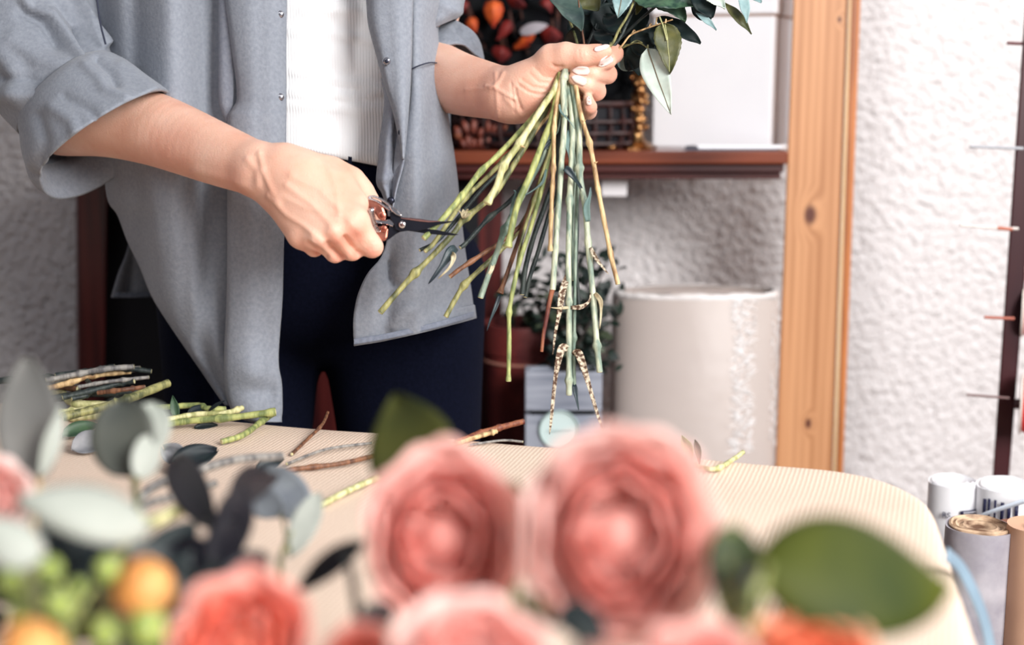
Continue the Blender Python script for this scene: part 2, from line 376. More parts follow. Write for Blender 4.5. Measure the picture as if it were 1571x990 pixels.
for k, (px, py, wd, ht, mi, lab) in enumerate(lants):
    d = 1.985 + .012 * (k % 3); c_ = P(px, py, d); r = wd / 2 * d / F; h = ht / 2 * d / F; r = max(r, .008)
    t_ = thing('lantern_flower', lab, 'dried flower', c_ - np.array([0, 0, h]), 'dried lantern flowers in the wicker basket')
    axis = nrm(np.array([math.sin(k * 1.7) * .8, -.25, -1]))
    obj('husk', MB().lathe([(.001, -h), (r * .8, -h * .75), (r, -h * .2), (r * .75, h * .4), (r * .3, h * .85), (.001, h * 1.15)], c_, axis, n=20, fold=lambda th, hh: .12 * np.cos(5 * th)), M_LANR if mi else M_LANT, t_)
    foot = bk + np.array([((px - 838) / 130) * .06, .01 * ((k % 3) - 1), .0065])
    s0 = c_ - axis * h * .9
    obj('stem', MB().tube(cr([s0, s0 + np.array([0, .01, .012]), (s0 + foot) / 2 + np.array([.008, .03, 0]), foot], 14), .0016, 6), M_DRY, t_)
dk = thing('dried_branch', 'dark dried leafy branch spreading behind the hand and the lantern flowers', 'dried branch', bk + np.array([0, .0, .0065]))
obj('twig', MB().tube(cr([bk + np.array([0, .02, .0065]), bk + np.array([.01, .03, .1]), bk + np.array([.02, .03, .25])], 12), .003, 6), M_DRY, dk)
rl = random.Random(5)
for i in range(46):
    px, py = rl.uniform(700, 972), rl.uniform(-25, 205); d = rl.uniform(2.0, 2.035); b0 = P(px, py, d)
    an = rl.uniform(0, 2 * PI); tp = P(px + math.cos(an) * 60, py + math.sin(an) * 45, d + rl.uniform(-.01, .008))
    obj('leaf', MB().grid(leaf_grid(b0, tp, .036, TOCAM + np.array([rl.uniform(-.6, .6), 0, rl.uniform(-.6, .6)]), .1, .2, 5, 8, 'oval', seed=i)), M_DLEAF, dk, solid=.0006)
for (px, py, qx, qy) in ((797, 50, 840, 38),):
    obj('leaf', MB().grid(leaf_grid(P(px, py, 1.975), P(qx, qy, 1.97), .016, TOCAM, .1, .1)), mk('pale_leaf_back', (150, 144, 150), rough=.7), dk, solid=.0005, label='pale grey leaf')
cones = MB()
for i in range(26):
    px = 702 + (i * 37 % 116) + 3 * math.sin(i * 5.1); h = .0070 + .0045 * abs(math.sin(i * 2.3))
    q = P(px, 215, 1.962 + .006 * (i % 2)); q[2] = zt + h * (1.0 if i % 2 else 2.9)
    tag(obj('dried_pod', MB().lathe([(.001, -h), (.0045, -h * .5), (.0055, h * .2), (.003, h * .8), (.001, h)], q, (.5 * math.sin(i * 1.9), .1, 1), n=10, fold=lambda th, hh: .15 * np.cos(4 * th)), (mk('pod_rust', (116, 54, 38), (70, 30, 28), scale=90, rough=.5) if i % 3 else mk('pod_tan', (150, 88, 58), (96, 46, 34), scale=90, rough=.5))),
        'rust brown dried pod in the row along the basket front', 'dried pod', 'dried pods on the shelf before the basket')

# ------------------------------------------------------------------ things below the shelf
M_BENCH = wood('bench_wood', (44, 22, 22), (70, 36, 32), rough=.6)
bz = .56
bench = thing('low_bench', 'low dark bench under the shelf carrying the pot and the crate', 'bench', (P(850, 600, 2.0)[0], 2.0, 0))
x0, x1 = P(728, 600, 2.0)[0], P(934, 600, 2.0)[0]
obj('seat', plank(x0, x1, 1.87, 2.055, bz - .03, bz), M_BENCH, bench, bevel=.003)
for qx in (x0 + .005, x1 - .035):
    for qy in (1.875, 2.022): obj('leg', plank(qx, qx + .03, qy, qy + .03, 0, bz - .031), M_BENCH, bench, bevel=.002)
# terracotta pot
M_POT = mk('dark_terracotta', (112, 44, 40), (88, 32, 34), scale=30, rough=.55, bump=.2)
pc = P(802, 560, 2.045); pc[2] = bz; ph = P(802, 491, 2.045)[2] - bz; pr = 64 / F * 2.045
pot = thing('terracotta_pot', 'dark red terracotta pot with a rope line, left of the grey crate', 'plant pot', pc)
obj('body', MB().lathe([(.001, .001), (pr * .80, .001), (pr * .93, ph * .55), (pr * .96, ph * .8), (pr * .9, ph * .8), (pr * .85, .02), (.001, .02)], pc, n=40), M_POT, pot)
obj('rim', MB().lathe([(pr * .9, ph * .78), (pr * 1.0, ph * .785), (pr * 1.02, ph * .97), (pr * 1.0, ph), (pr * .9, ph), (pr * .88, ph * .97), (pr * .88, ph * .79)], pc, n=40), M_POT, pot)
zr = P(770, 566, 1.97)[2]
obj('rope', MB().tube([pc + np.array([math.cos(t) * pr * .955, math.sin(t) * pr * .955, zr - bz + .0006 * math.sin(60 * t)]) for t in np.linspace(0, 2 * PI, 120)], .0022, 6, caps=False), mk('rope_tan', (176, 120, 104), rough=.9), pot)
obj('soil', MB().lathe([(.001, ph * .7), (pr * .88, ph * .7), (pr * .88, ph * .82), (.001, ph * .84)], pc, n=30), mk('soil', (28, 20, 20), (44, 32, 28), scale=120, rough=1, bump=.8), pot)
M_BOX = mk('shrub_leaf', (18, 30, 30), (34, 50, 40), scale=60, rough=.45)
M_BOX2 = mk('shrub_leaf_pale', (74, 82, 60), (48, 62, 50), scale=60, rough=.45)
M_TWIG = mk('shrub_twig', (44, 34, 30), rough=.8)
def shrub(parent, foot, tips, seed, per, spread):
    r_ = random.Random(seed)
    for k, (px, py, d) in enumerate(tips):
        tip = P(px, py, d); mid = (foot + tip) / 2 + np.array([0, 0, .01])
        f0_ = foot + np.array([r_.uniform(-.02, .02), r_.uniform(-.015, .015), 0])
        pa = cr([f0_, mid, tip], 16); obj('twig', MB().tube(pa, np.linspace(.0022, .0008, 16), 5), M_TWIG, parent)
        for i in range(per):
            t = .25 + .75 * (i + .5) / per; b0 = pa[min(15, int(t * 15))]
            dr = nrm(np.array([r_.uniform(-1, 1), r_.uniform(-1, .6), r_.uniform(-.4, .9)])); l_ = r_.uniform(.016, .025)
            obj('leaf', MB().grid(leaf_grid(b0, b0 + dr * l_, l_ * .52, TOCAM + np.array([r_.uniform(-1, 1), 0, r_.uniform(0, 1.2)]), .06, .15, 4, 6, 'oval')), M_BOX if r_.random() < .8 else M_BOX2, parent, solid=.0004)
shrub(pot, pc + np.array([0, 0, ph * .8]), [(768, 430, 2.0), (800, 420, 2.02), (826, 440, 2.0), (850, 455, 2.03)], 3, 8, .02)
# grey slatted crate with shrub
cr0 = P(806, 572, 1.90); cr1 = P(924, 572, 1.90); cz = cr0[2]
crate = thing('planter_crate', 'weathered grey slatted wooden planter crate with a pale round badge and a leafy shrub', 'planter', ((cr0[0] + cr1[0]) / 2, 1.95, bz))
M_GREY = wood('weathered_grey', (112, 118, 132), (158, 162, 174), rough=.85, xs=4, zscale=60)
gy = cr0[1]; zs = [bz + .001, P(806, 641, 1.9)[2], P(806, 633, 1.9)[2], cz]
for (za, zb) in ((zs[0] + .0, zs[1]), (zs[2], zs[3])):
    for (xa, xb, ya, yb) in ((cr0[0], cr1[0], gy, gy + .008), (cr0[0], cr1[0], gy + .038, gy + .046), (cr0[0], cr0[0] + .008, gy + .0085, gy + .0375), (cr1[0] - .008, cr1[0], gy + .0085, gy + .0375)):
        obj('slat', plank(xa, xb, ya, yb, za, zb), M_GREY, crate, bevel=.001)
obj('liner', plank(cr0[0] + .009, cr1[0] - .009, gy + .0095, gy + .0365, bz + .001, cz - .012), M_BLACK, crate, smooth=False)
bd = P(858, 663, 1.9); bd[1] = gy - .001; br_ = 31 / F * 1.9
bad = obj('badge', MB().lathe([(.001, 0), (br_, 0), (br_, .0012), (.001, .0013)], bd, (0, -1, 0), n=40), mk('badge_mint', (206, 224, 222), rough=.5), crate)
obj('ring', MB().tube([bd + np.array([math.cos(t) * br_ * .96, -.0022, math.sin(t) * br_ * .96]) for t in np.linspace(0, 2 * PI, 48)], .0016, 6, caps=False), mk('badge_ring', (160, 178, 176), rough=.5), bad)
obj('line', MB().box(bd + np.array([-br_ * .6, -.0027, -.002]), (br_ * 1.2, 0, 0), (0, .0006, 0), (0, 0, .0008)), mk('badge_line', (120, 140, 142), rough=.6), bad, smooth=False)
shrub(crate, np.array([(cr0[0] + cr1[0]) / 2 + .004, gy + .023, cz - .014]), [(822, 470, 1.95), (845, 420, 1.97), (868, 395, 1.96), (890, 372, 1.98), (915, 390, 1.97), (942, 380, 1.98), (938, 440, 1.95), (955, 480, 1.94), (905, 450, 1.93), (880, 470, 1.92), (930, 520, 1.92), (850, 520, 1.92), (900, 530, 1.91)], 9, 7, .03)
fo_ = MB(); r_ = random.Random(21)
for i in range(260):
    px, py = r_.gauss(888, 34), r_.uniform(390, 575); b0 = P(min(max(px, 815), 958), py, r_.uniform(1.93, 2.01)); dr = nrm(np.array([r_.uniform(-1, 1), r_.uniform(-1, .6), r_.uniform(-.4, .9)])); l_ = r_.uniform(.014, .022)
    fo_.grid(leaf_grid(b0, b0 + dr * l_, l_ * .52, TOCAM + np.array([r_.uniform(-1, 1), 0, r_.uniform(0, 1.2)]), .06, .15, 4, 6, 'oval'))
obj('foliage', fo_, M_BOX, crate, solid=.0004, kind='stuff')

# big roll of wrapping paper in plastic
rc = P(1064, 600, 2.03); rr_ = 128 / F * 2.03; ry_ = .052; rtop = P(1062, 450, 1.98)[2]
rc[2] = 0
roll = thing('paper_roll', 'huge cream paper roll wrapped in clear plastic standing below the shelf', 'paper roll', rc)
M_CREAM = mk('cream_paper', (208, 195, 188), (202, 189, 183), scale=5, rough=.9, spec=.15)
def oval(k, h, n_=96): return [rc + np.array([math.cos(t) * rr_ * k, math.sin(t) * ry_ * k, h]) for t in np.arange(n_) * 2 * PI / n_]
def on_oval(t, out, h): return rc + np.array([math.cos(t) * (rr_ + out), math.sin(t) * (ry_ + out), h])
obj('paper', MB().grid([oval(k, h) for k, h in ((.05, .002), (.985, .002), (.985, rtop - .006), (.3, rtop - .006), (.28, rtop - .03), (.05, rtop - .03))], cv=True), M_CREAM, roll)
m = bpy.data.materials.new('clear_plastic_wrap'); m.use_nodes = True; nt = m.node_tree; n = nt.nodes; L = nt.links; n.remove(n['Principled BSDF'])
tr = n.new('ShaderNodeBsdfTransparent'); tr.inputs[0].default_value = (.97, .97, .97, 1); gl = n.new('ShaderNodeBsdfGlossy'); gl.inputs['Roughness'].default_value = .42; mi = n.new('ShaderNodeMixShader'); mi.inputs[0].default_value = .035
no = n.new('ShaderNodeTexNoise'); no.inputs['Scale'].default_value = 14; tc = n.new('ShaderNodeTexCoord'); L.new(tc.outputs['Object'], no.inputs['Vector']); bp = n.new('ShaderNodeBump'); bp.inputs['Strength'].default_value = .4; bp.inputs['Distance'].default_value = .01
L.new(no.outputs['Fac'], bp.inputs['Height']); L.new(bp.outputs[0], gl.inputs['Normal']); L.new(tr.outputs[0], mi.inputs[1]); L.new(gl.outputs[0], mi.inputs[2]); L.new(mi.outputs[0], n['Material Output'].inputs[0])
M_PLAST = m
obj('plastic_wrap', MB().grid([oval(k, h) for k, h in ((1.0, .003), (1.002, rtop * .5), (1.0, rtop - .005), (.97, rtop - .003))], cv=True), M_PLAST, roll)
M_CRINK = mk('crinkle_highlight', (244, 242, 242), rough=.3, spec=.6)  # white ridges stand in for highlight streaks on the crinkled wrap
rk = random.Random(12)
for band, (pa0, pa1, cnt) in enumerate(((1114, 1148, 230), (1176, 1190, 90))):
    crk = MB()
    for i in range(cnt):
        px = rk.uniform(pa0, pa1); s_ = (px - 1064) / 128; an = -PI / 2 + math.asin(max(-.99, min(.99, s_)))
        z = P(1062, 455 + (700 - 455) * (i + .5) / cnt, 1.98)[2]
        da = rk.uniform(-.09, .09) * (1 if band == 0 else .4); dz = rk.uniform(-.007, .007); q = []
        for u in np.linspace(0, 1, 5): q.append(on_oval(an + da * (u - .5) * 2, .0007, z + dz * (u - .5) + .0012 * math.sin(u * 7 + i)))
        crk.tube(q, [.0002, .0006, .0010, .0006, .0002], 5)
    obj('crease_highlight', crk, M_CRINK, roll)
fr = []
for t in np.linspace(0, 2 * PI, 140):
    w1 = .0015 + .0022 * math.sin(7 * t) * math.sin(3 * t + 1) + .0007 * math.sin(31 * t)
    fr.append([on_oval(t, -.001, rtop - .008), on_oval(t, -.003, rtop + w1), on_oval(t, -.010, rtop + w1 * .4)])
obj('plastic_frill', MB().grid(fr), mk('thin_film', (226, 220, 218), rough=.35), roll, solid=.0003)

# ------------------------------------------------------------------ dark rack with pegs at the right
M_RACK = mk('rack_dark_wood', (62, 24, 28), (30, 14, 22), scale=12, stretch=(1, 1, .2), rough=.4)
rk0 = P(1545, 500, 1.75)
rack = thing('display_rack', 'leaning dark wooden display rack with pegs at the right edge of the photo', 'rack', (rk0[0], rk0[1], 0))
upright('upright_post', ((1571, 30), (1523, 725)), ((1604, 30), (1549, 725)), 1.75, .05, M_RACK, rack, z0=0, z1=1.5)
def peg(pts, d, col, r=.0017):
    obj('peg', MB().tube([P(x, y, d) for x, y in pts], r, 8), mk('peg_' + str(col[0]), col, rough=.5), rack)
peg([(1545, 66), (1562, 67), (1590, 67)], 1.76, (92, 40, 44), .0022)
peg([(1488, 225), (1525, 226), (1570, 228)], 1.765, (170, 172, 178), .0020)
peg([(1473, 346), (1533, 350), (1562, 351)], 1.765, (222, 214, 208), .0018)
obj('peg_end', MB().tube([P(1530, 350, 1.765), P(1553, 352, 1.765)], .0023, 8), mk('peg_rust', (176, 96, 70), rough=.5), rack)
peg([(1510, 487), (1533, 488), (1556, 489)], 1.765, (166, 92, 74), .0019)
peg([(1483, 606), (1510, 608), (1548, 611)], 1.765, (110, 82, 80), .0015)
def spool(px, py, d, r, wd, col, lab):
    c_ = P(px, py, d); t_ = thing('ribbon_spool', lab, 'ribbon spool', c_ - np.array([0, 0, r]), 'ribbon spools on the rack')
    ax = nrm(np.array([1, -.35, 0]))
    obj('ribbon', MB().lathe([(r * .35, -wd / 2), (r * .96, -wd / 2), (r, -wd * .4), (r, wd * .4), (r * .96, wd / 2), (r * .35, wd / 2)], c_, ax, n=40), mk('ribbon_%d_%d' % (col[0], col[2]), col, rough=.35, coat=.3), t_)
    obj('flange', MB().lathe([(r * .2, -wd / 2 - .003), (r * 1.06, -wd / 2 - .003), (r * 1.06, -wd / 2 - .0005), (r * .2, -wd / 2 - .0005)], c_, ax, n=40), mk('spool_card', (226, 214, 206), rough=.7), t_)
    obj('rod', MB().tube([c_ - ax * (wd / 2 + .01), c_ + ax * .06], r * .18, 8), M_RACK, t_)
spool(1588, 622, 1.80, .036, .03, (222, 52, 52), 'bright red ribbon spool at the right edge beside the rack')
spool(1590, 480, 1.82, .030, .03, (236, 176, 176), 'pale pink ribbon spool above the red one beside the rack')
spool(1586, 410, 1.82, .018, .03, (232, 206, 196), 'cream ribbon spool topmost beside the rack')

# ------------------------------------------------------------------ wrapping rolls standing on the floor
M_WHITE = mk('white_wrap', (246, 246, 248), (238, 238, 242), scale=14, rough=.4, bump=.2, bscale=40)
M_INK = mk('navy_ink', (34, 36, 70), rough=.5)
def stand_roll(name, lab, px, pyt, d, rpx, mat, wob=.02, tilt=(0, 0), hollow=.3, core=None, inner=None):
    c_ = P(px, pyt, d); r = rpx / F * d; zt_ = c_[2]; c0 = np.array([c_[0] - tilt[0], c_[1] - tilt[1], 0])
    ax = np.array([tilt[0], tilt[1], zt_]); Lh = np.linalg.norm(ax)
    t_ = thing(name, lab, 'wrapping roll', c0)
    fo = lambda th, h: wob * np.sin(3 * th + h * 9) + wob * .6 * np.sin(5 * th - h * 22)
    obj('sheet', MB().lathe([(r * hollow, .002), (r, .002)] + [(r * (1 + .01 * math.sin(k * 2.1)), Lh * k / 10) for k in range(1, 10)] + [(r, Lh), (r * .9, Lh - .001), (r * hollow, Lh - .006)], c0, ax, n=40, fold=fo), mat, t_)
    if inner: obj('inner_lining', MB().lathe([(r * .12, Lh - .006), (r * .88, Lh - .0055), (r * .9, Lh + .001), (r * .84, Lh + .002), (r * .78, Lh - .001), (r * .70, Lh + .001), (r * .6, Lh - .002), (r * .48, Lh), (r * .3, Lh - .004), (r * .12, Lh - .005)], c0, ax, n=40, fold=fo), inner, t_)
    elif core: obj('core', MB().lathe([(r * hollow * .5, .002), (r * hollow, .002), (r * hollow, Lh), (r * hollow * .5, Lh)], c0, ax, n=24), core, t_)
    return t_, c0, r, Lh, nrm(ax)
M_TUBE = mk('card_core', (206, 186, 160), rough=.8)
t1, c1, r1, L1, a1 = stand_roll('wrapping_roll', 'white wrapping roll with navy printed band at the table corner', 1463, 738, 1.62, 38, M_WHITE, .03, inner=M_WHITE)
def on_roll(c0, r, ax, L, ang, down, out=.0012): return c0 + ax * (L - down) + r * (1 + out) * np.array([math.cos(ang), math.sin(ang), 0]) + np.array([math.cos(ang), math.sin(ang), 0]) * out
def patch(c0, r, ax, L, a0, a1_, d0, d1, out, n_=10):
    g = [[on_roll(c0, r * 1.055, ax, L, a, d_, out) for a in np.linspace(a0, a1_, n_)] for d_ in (d0, d1)]
    return MB().grid(g)
px2m = 1.62 / F
obj('printed_band', patch(c1, r1, a1, L1, -PI / 2 + .0, -PI / 2 + 1.0, 35 * px2m, 42 * px2m, .0006), M_INK, t1, solid=.0006)
for i in range(9):
    a = -PI / 2 + .12 + i * .085; obj('lettering', patch(c1, r1, a1, L1, a, a + .05, 37 * px2m, 39.6 * px2m, .0012, 3), mk('white_print', (240, 240, 246), rough=.5), t1, solid=.0003)
def text(body, c0, r, ax, L, ang, down, size, mat, parent):
    cu = bpy.data.curves.new('lettering', 'FONT'); cu.body = body; cu.size = size; cu.extrude = .0004; cu.align_x = 'CENTER'; cu.materials.append(mat)
    o = bpy.data.objects.new('lettering', cu); COL.objects.link(o); pass
    p_ = on_roll(c0, r * 1.055, ax, L, ang, down, .0012); o.parent = parent; me = bpy.data.meshes.new_from_object(o); bpy.data.objects.remove(o); o = bpy.data.objects.new('lettering', me); COL.objects.link(o); o.parent = parent; o.location = p_ - np.array(parent.location); o.rotation_euler = (PI / 2, 0, ang + PI / 2)
text('RS', c1, r1, a1, L1, -PI / 2 - .50, 47 * px2m, .009, M_INK, t1)
t2, c2, r2, L2, a2 = stand_roll('wrapping_roll', 'white wrapping roll printed with a row of dark bars, right of the navy banded roll', 1546, 744, 1.60, 47, M_WHITE, .035, inner=M_WHITE)
for i, (a, w_, d0, d1) in enumerate(((-1.35, .10, 14, 52), (-1.13, .07, 12, 50), (-.88, .06, 12, 46), (-.64, .09, 14, 43), (-.40, .09, 15, 40), (-.13, .09, 16, 37), (.42, .09, 22, 32), (.7, .06, 22, 34))):
    obj('printed_bar', patch(c2, r2, a2, L2, -PI / 2 + a * .8, -PI / 2 + (a + w_ * 1.5) * .8, d0 * px2m, d1 * px2m, .0006, 4), M_INK, t2, solid=.0005)
M_FOIL = mk('silver_paper', (182, 178, 184), (146, 142, 152), scale=22, rough=.45, bump=1.0, bscale=24, detail=5)
M_BROWN = mk('brown_lining', (96, 66, 46), (206, 176, 146), scale=60, rough=.6, stretch=(1, 1, 4))
stand_roll('wrapping_roll', 'silver grey wrapping roll with crumpled brown lining, in front of the white rolls', 1503, 806, 1.42, 52, M_FOIL, .035, tilt=(.012, .0), inner=M_BROWN, hollow=.2)
stand_roll('wrapping_roll', 'tan kraft paper roll at the right edge beside the silver roll', 1592, 805, 1.40, 45, mk('kraft_paper', (206, 164, 136), (192, 150, 124), scale=10, rough=.7), .01, core=M_TUBE)
stand_roll('wrapping_roll', 'brown kraft roll tucked behind the tan roll under the barred white roll', 1556, 803, 1.50, 22, mk('kraft_dark', (122, 78, 58), (100, 62, 50), scale=10, rough=.7), .01, core=M_TUBE)

st = pth([(1498, 795, 1.545), (1516, 787, 1.535), (1540, 779, 1.53), (1572, 769, 1.53), (1600, 764, 1.54)], 20)
o = obj('plastic_strap', MB().tube(st, np.linspace(.0035, .006, 20), 10, flat=.35), mk('pale_blue_strap', (196, 206, 218), rough=.4))
tag(o, 'pale blue plastic strap looped across the barred white roll', 'strap')
# ------------------------------------------------------------------ work table under burlap
ZT = .75
fa, fb = PT(440, 652, ZT), PT(1330, 724, ZT); ed = nrm(fb - fa)
fl = fa - ed * 1.1
ra, rb = PT(1452, 850, ZT), PT(1497, 990, ZT); rd = nrm(rb - ra); rn = ra + rd * .85
# corner: intersection of the two edges
A_ = np.array([[ed[0], -rd[0]], [ed[1], -rd[1]]]); s_ = np.linalg.solve(A_, (ra - fa)[:2]); corner = fa + ed * s_[0]
R_ = .11; c1_ = corner - ed * R_; c2_ = corner + rd * R_
outl = [fl]
outl += [fl + (c1_ - fl) * k / 30 for k in range(1, 31)]
for k in range(1, 11): t = k / 10; outl.append((1 - t) ** 2 * c1_ + 2 * t * (1 - t) * corner + t * t * c2_)
outl += [c2_ + (rn - c2_) * k / 16 for k in range(1, 17)]
near = rn + np.array([-2.2, .0, 0]); near[1] = rn[1]
outl += [rn + (near - rn) * k / 24 for k in range(1, 25)]
outl += [near + (fl - near) * k / 16 for k in range(1, 16)]
outl = np.array(outl); cen = outl.mean(axis=0)
cen = np.array([-.25, .95, ZT])
tbl = thing('work_table', 'wooden work table under the burlap cloth, filling the lower half of the photo', 'table', (cen[0], cen[1], 0))
ins = cen + (outl - cen) * .985
tb = MB(); nO = len(outl)
tb.add(list(ins - [0, 0, .004]) + list(ins - [0, 0, .034]), [tuple(range(nO)), tuple(range(2 * nO - 1, nO - 1, -1))] + [(i, nO + i, nO + (i + 1) % nO, (i + 1) % nO) for i in range(nO)])
obj('table_top', tb, M_BENCH, tbl, smooth=False)
for q in (corner - ed * .14 + rd * .14, rn - rd * .12 - ed * .1, fl + ed * .1 + rd * .1, near + np.array([.12, .12, 0])):
    obj('leg', plank(q[0] - .03, q[0] + .03, q[1] - .03, q[1] + .03, 0, ZT - .0345), M_BENCH, tbl, bevel=.004)
m = bpy.data.materials.new('burlap'); m.use_nodes = True; nt = m.node_tree; n = nt.nodes; L = nt.links; b = n['Principled BSDF']; b.inputs['Roughness'].default_value = .95; b.inputs['Specular IOR Level'].default_value = .1
tc = n.new('ShaderNodeTexCoord'); mp = n.new('ShaderNodeMapping'); mp.inputs['Rotation'].default_value = (0, 0, math.atan2(ed[1], ed[0]) * -1); L.new(tc.outputs['Object'], mp.inputs[0])
wb = []
for axn, sc_ in (('X', 78), ('Y', 70)):
    wv = n.new('ShaderNodeTexWave'); wv.bands_direction = axn; wv.inputs['Scale'].default_value = sc_; wv.inputs['Distortion'].default_value = 1.2; wv.inputs['Detail'].default_value = 1; wv.inputs['Detail Scale'].default_value = 2.0; L.new(mp.outputs[0], wv.inputs['Vector']); wb.append(wv)
ad = n.new('ShaderNodeMath'); ad.operation = 'ADD'; L.new(wb[0].outputs['Fac'], ad.inputs[0]); L.new(wb[1].outputs['Fac'], ad.inputs[1])
r = n.new('ShaderNodeValToRGB'); r.color_ramp.elements[0].position = .15; r.color_ramp.elements[1].position = .85; r.color_ramp.elements[0].color = lin((216, 190, 169)); r.color_ramp.elements[1].color = lin((238, 218, 200))
hf = n.new('ShaderNodeMath'); hf.operation = 'MULTIPLY'; hf.inputs[1].default_value = .5; L.new(ad.outputs[0], hf.inputs[0]); L.new(hf.outputs[0], r.inputs[0]); L.new(r.outputs[0], b.inputs['Base Color'])
bp = n.new('ShaderNodeBump'); bp.inputs['Strength'].default_value = .35; bp.inputs['Distance'].default_value = .0012; L.new(hf.outputs[0], bp.inputs['Height']); L.new(bp.outputs[0], b.inputs['Normal'])
M_BURLAP = m
rings = []
for s in (.02, .2, .4, .55, .68, .78, .86, .92, .96, .985): rings.append(cen + (outl - cen) * s)
def und(p): return .0025 * np.sin(p[:, 0] * 23 + p[:, 1] * 31) * np.sin(p[:, 0] * 11 - p[:, 1] * 17) + .001
for q in rings: q[:, 2] = ZT + und(q) - .0015
e1_ = outl.copy(); e1_[:, 2] = ZT - .003; rings.append(e1_)
for k, dz in enumerate((.012, .04, .08, .13)):
    q = cen + (outl - cen) * (1.006 + .004 * k); q = np.array(q); wv_ = .004 * k * np.sin(np.arange(nO) * .9) ; q[:, :2] += (nrm(outl[0] - cen)[:2] * 0); q[:, 0] += wv_ * .5; q[:, 2] = ZT - dz; rings.append(q)
cl = obj('burlap_cloth', MB().grid(rings, cv=True), M_BURLAP, solid=.0022, sub=1)
tag(cl, 'natural beige burlap cloth spread over the work table with a rounded corner', 'tablecloth')

# ------------------------------------------------------------------ cut stems lying on the table
def vary(c, k): return tuple(max(0, min(255, int(x * k))) for x in c)
def M_stem(key):
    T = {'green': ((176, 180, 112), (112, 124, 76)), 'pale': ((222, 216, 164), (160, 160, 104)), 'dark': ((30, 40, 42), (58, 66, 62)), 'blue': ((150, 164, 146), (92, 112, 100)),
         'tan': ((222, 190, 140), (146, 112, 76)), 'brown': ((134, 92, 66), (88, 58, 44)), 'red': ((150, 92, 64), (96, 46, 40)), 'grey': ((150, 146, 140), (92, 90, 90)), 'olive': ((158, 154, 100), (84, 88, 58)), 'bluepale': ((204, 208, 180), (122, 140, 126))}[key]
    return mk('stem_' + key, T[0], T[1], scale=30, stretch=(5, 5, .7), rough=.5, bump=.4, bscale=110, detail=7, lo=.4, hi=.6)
M_CUT = mk('cut_face', (214, 206, 160), rough=.7)
def table_stem(name, lab, pts, r, key, nodes=(), cat='cut stem', group=None, cutend=True):
    """pts: (px, py, height above the cloth)"""
    w_ = [PT(x, y, ZT + .003 + h) for x, y, h in pts]
    nS = 30; pa = cr(w_, nS); rad = np.full(nS, r) * (1 + .06 * np.sin(np.arange(nS) * 1.3))
    for t in nodes: rad += r * .45 * np.exp(-((np.linspace(0, 1, nS) - t) / .03) ** 2)
    o = obj(name, MB().tube(pa, rad, 10), M_stem(key), solid=0)
    tag(o, lab, cat, group)
    if cutend:
        for e, e2 in ((0, 1), (-1, -2)):
            ax = nrm(pa[e] - pa[e2]); obj('cut_end', MB().lathe([(.0001, -.0004), (r * .86, -.0002), (r * .86, .0003), (.0001, .0005)], pa[e], ax, n=10), M_CUT, o, smooth=False)
    return o
G_ = 'cut stems heaped at the far left of the table'
table_stem('stalk_offcut', 'thick green stem with a brown node, topmost of the heap at the far left', [(96, 640, .018), (169, 622, .024), (200, 611, .03), (258, 588, .036)], .0044, 'olive', (.42, .62), group=G_)
for lab, pts, r, k in (
    ('thick pale green stem under the noded stem, low in the left heap', [(20, 605, .004), (90, 603, .012), (112, 618, .012), (172, 622, .008)], .0042, 'pale'),
    ('short pale green stem lying lowest in the left heap', [(60, 640, .004), (90, 634, .006), (142, 628, .006)], .0036, 'pale'),
    ('long dry grey stem along the back of the left heap', [(60, 592, .028), (100, 580, .032), (140, 574, .034), (215, 566, .036)], .0034, 'grey'),
    ('dry tan stem crossing the middle of the left heap', [(66, 598, .024), (112, 586, .03), (138, 577, .034), (200, 570, .034)], .003, 'tan'),
    ('blackened dry stem at the very back of the left heap', [(85, 576, .036), (135, 570, .038), (190, 566, .038), (232, 570, .034)], .0028, 'dark'),
    ('dark stem with a forked tip behind the thick green one', [(96, 610, .022), (140, 600, .026), (185, 588, .03), (206, 585, .032)], .003, 'dark'),
    ('speckled brown twig just above the thick green stem', [(150, 603, .026), (190, 598, .03), (222, 594, .03)], .0024, 'brown'),
    ('dark flat stem bent over at the left heap front', [(110, 612, .02), (134, 606, .022), (142, 596, .026), (134, 584, .03)], .0026, 'dark'),
    ('grey twig lying level behind the tan stem', [(120, 594, .03), (165, 586, .034), (228, 579, .034)], .002, 'grey'),
    ('dark stem far left running out of the picture', [(-40, 588, .02), (20, 583, .024), (70, 580, .026), (110, 582, .028)], .0036, 'dark')):
    table_stem('stalk_offcut', lab, pts, r, k, (.3, .7), group=G_)
